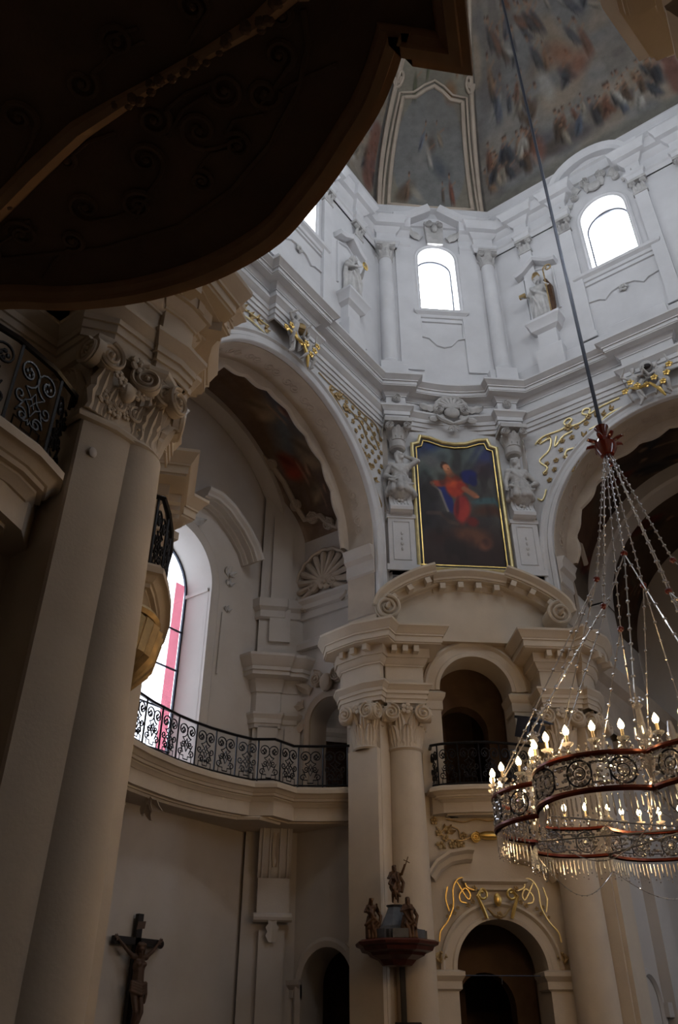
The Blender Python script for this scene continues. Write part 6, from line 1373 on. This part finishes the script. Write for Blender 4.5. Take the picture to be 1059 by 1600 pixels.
# ------------------------------------------------------------------ the chandelier
HX, HY = -2.9, 12.2
ch = thing('chandelier', 'huge lobed crown chandelier of cut crystal and red metal bands', 'chandelier', Tr(HX, HY, 4.0))
N8 = 8; RC, RB = 2.22, 2.56; ZT, ZB = .47, .05
part('cable', MB().tube([(0, 0, 6.9), (0, 0, 32.6)], .038, 6), 'steel', ch)
hub = part('hub', MB().lathe([(.001, 6.4), (.12, 6.42), (.19, 6.55), (.2, 6.65), (.13, 6.78), (.07, 6.85), (.1, 7.0), (.13, 7.06), (.001, 7.07)], 18), 'amber', ch)
for k in range(8): part('star_leaf', leaf_mb(.10, .22, .07, 2, 5, 6).xf(Tr(0, 0, 6.68) @ Rz(PI / 4 * k) @ Tr(0, -.14, 0) @ Rx(R(65))), 'amber', hub)
part('small_bead', MB().ell((.02, 0, 6.22), (.06, .06, .06), 10, 7), 'amber', hub)
a0 = R(-85)
def ring_pt(t, z, rad=0.0):    # t in lobes
    k = math.floor(t); f = t - k; a = a0 - (k + f) * 2 * PI / N8
    r = RC + (RB - RC) * math.sin(PI * f) ** .75 * 1.0 + .10 * math.sin(PI * f) + rad
    return Vector((r * math.cos(a), r * math.sin(a), z))
def facing(t): p = ring_pt(t + .01, 0); q_ = ring_pt(t - .01, 0); d = p - q_; return math.atan2(d.y, d.x)
bulb_me = MB().lathe([(.001, .0), (.02, .0), (.040, .033), (.040, .06), (.02, .10), (.001, .13)], 10).mesh('bulb', 'bulb')
sleeve_me = MB().lathe([(.001, 0), (.020, 0), (.020, .13), (.001, .13)], 8).mesh('candle', 'wax')
pan_me = MB().lathe([(.001, 0), (.03, .0), (.075, .035), (.08, .045), (.02, .02), (.001, .02)], 8).mesh('drip_pan', 'crystal', 0)
med = MB(); med.tube([(.155 * math.cos(a), 0, .155 * math.sin(a)) for a in [2 * PI * k / 20 for k in range(20)]], .013, 5, closed=True); med.tube([(.075 * math.cos(a), 0, .075 * math.sin(a)) for a in [2 * PI * k / 14 for k in range(14)]], .008, 5, closed=True)
med_me = med.mesh('medallion', 'steel'); gm = MB(); gm.ell((0, -.01, 0), (.06, .03, .06), 8, 5)
for k in range(12): gm.ell((.115 * math.cos(k * PI / 6), 0, .115 * math.sin(k * PI / 6)), (.026, .02, .026), 5, 4)
gem_me = gm.mesh('cut_gems', 'crystal', 0)
sqf = MB(); sqf.tube([(-.11, 0, -.12), (.11, 0, -.12), (.11, 0, .12), (-.11, 0, .12)], .013, 4, closed=True); sq_me = sqf.mesh('square_frame', 'steel', 0)
rg = random.Random(8)
for j in range(N8):
    band = MB()
    for z in (ZT, ZB): pass
    lobe = part('lobe_rim', MB().sweep([tuple(ring_pt(j + k / 20 if k < 20 else j + .9999, 0)[:2]) for k in range(21)], [(-.03, ZT - .03), (-.04, ZT), (-.03, ZT + .03), (.03, ZT + .02), (.04, ZT - .02)]), 'bracket', ch)
    part('rim_band', MB().sweep([tuple(ring_pt(j + k / 20 if k < 20 else j + .9999, 0)[:2]) for k in range(21)], [(-.03, ZB - .03), (-.04, ZB), (-.03, ZB + .03), (.03, ZB + .02), (.04, ZB - .02)]), 'bracket', lobe)
    cr = MB()
    for k in range(46):
        t = j + (k + .5) / 46
        for z in (.12, .20, .28, .36, .43):
            if rg.random() < .22: continue
            p = ring_pt(t, z + rg.uniform(-.02, .02), rg.uniform(-.02, .02)); cr.ell(p, (rg.uniform(.018, .034),) * 3, 5, 4)
    part('crystal_band', cr, 'crystal', lobe, smooth=0, kind='stuff')
    for i_, t in enumerate((j + .14, j + .38, j + .62, j + .86)):
        T = Matrix.Translation(ring_pt(t, .26)) @ Rz(facing(t)); T2 = Matrix.Translation(ring_pt(t + .12, .26)) @ Rz(facing(t + .12))
        link('medallion', med_me, lobe, T); link('cut_gems', gem_me, lobe, T)
        if i_ < 3: link('square_frame', sq_me, lobe, T2)
    fr = MB(); up_ = MB()
    for k in range(34):
        t = j + (k + .5) / 34; b = ring_pt(t, 0); L = .22 + .05 * math.sin(k * 2.1)
        fr.lathe([(.001, -L), (.014, -L + .03), (.009, -.02), (.001, 0)], 4, tuple(b)); fr.ell(b + Vector((0, 0, -L - .03)), (.014,) * 3, 4, 3)
        if k % 2 == 0:
            c = ring_pt(t, ZT + .06); up_.ell(c, (.03, .03, .035), 5, 4); up_.ell(c + Vector((rg.uniform(-.03, .03), rg.uniform(-.03, .03), .06)), (.02, .02, .025), 5, 3)
    part('crystal_fringe', fr, 'crystal', lobe, smooth=0, kind='stuff'); part('crystal_cresting', up_, 'crystal', lobe, smooth=0, kind='stuff')
    for k in range(6):
        p = ring_pt(j + (k + .7) / 6.4, ZT + .04); cd_ = link('candle', sleeve_me, ch, Matrix.Translation(p + Vector((0, 0, .11))))
        link('bulb', bulb_me, cd_, Tr(0, 0, .13)); link('drip_pan', pan_me, cd_, Tr(0, 0, -.02))
        st = MB(); st.lathe([(.001, -.11), (.03, -.10), (.014, -.05), (.03, -.02), (.001, 0)], 6); part('stem', st, 'crystal', cd_, smooth=0)
    lp = bpy.data.lights.new('candle_glow', 'POINT'); lp.energy = 36; lp.color = (1.0, .60, .28); lp.shadow_soft_size = .12
    lo_ = bpy.data.objects.new('candle_glow', lp); COL.objects.link(lo_); lo_.parent = ch; lo_.location = ring_pt(j + .5, ZT + .34)
    # finial at the cusp, chains and beads
    c = ring_pt(j, ZT)
    part('finial', MB().lathe([(.001, -.5), (.03, -.46), (.06, -.38), (.03, -.3), (.09, -.06), (.04, .0), (.08, .08), (.05, .16), (.09, .22), (.05, .3), (.035, .55), (.07, .58), (.02, .64), (.001, .8)], 8, tuple(c)), 'crystal', ch, smooth=0)
    fin = MB()
    for k in range(6): fin.lathe([(.001, -.13), (.014, -.1), (.008, 0), (.001, .01)], 4, tuple(c + Vector((.10 * math.cos(k), .10 * math.sin(k), .30)))); fin.ell(c + Vector((.07 * math.cos(k + .5), .07 * math.sin(k + .5), .66)), (.025,) * 3, 5, 3)
    part('finial_drops', fin, 'crystal', ch, smooth=0, kind='stuff')
    a = a0 - j * 2 * PI / N8; bd = Vector((.62 * math.cos(a), .62 * math.sin(a), 4.05)) if j % 2 == 0 else Vector((.70 * math.cos(a), .70 * math.sin(a), 3.3))
    part('amber_bead', MB().ell(bd, (.058, .058, .055), 10, 7), 'amber', ch)
    def chain(p, q_, n):
        m = MB(); m.tube([p, q_], .011, 5)
        for k in range(1, n): m.ell(p.lerp(q_, k / n), (.034, .034, .026), 6, 4)
        part('crystal_chain', m, 'crystal', ch, smooth=0)
    hb = Vector((.06 * math.cos(a), .06 * math.sin(a), 6.42)); chain(hb, bd, 16)
    chain(bd, ring_pt(j, ZT + .75), 10); chain(bd, ring_pt(j + .5, ZT + .05), 11)
    if j % 2 == 0: chain(bd, ring_pt(j - .5, ZT + .05), 11)
    # inner spoke with hanging crystals
    part('spoke', MB().tube([ring_pt(j, ZB), Vector((0, 0, .0))], .012, 5), 'steel', ch)
    sw = MB(); P_ = [ring_pt(j, ZB - .25).lerp(ring_pt(j + 1 - 1e-4, ZB - .25), k / 14) + Vector((0, 0, -.42 * math.sin(PI * k / 14))) for k in range(15)]
    for k in range(15): sw.ell(P_[k], (.012,) * 3, 4, 3)
    sw.tube(P_, .006, 4); part('bead_swag', sw, 'crystal', ch, smooth=0, kind='stuff')
core = MB(); core.lathe([(.001, -.3), (.1, -.2), (.05, -.05), (.16, .1), (.07, .3), (.12, .6), (.05, .9), (.09, 1.2), (.03, 1.5), (.001, 1.52)], 10)
part('crystal_stem', core, 'crystal', ch, smooth=0)
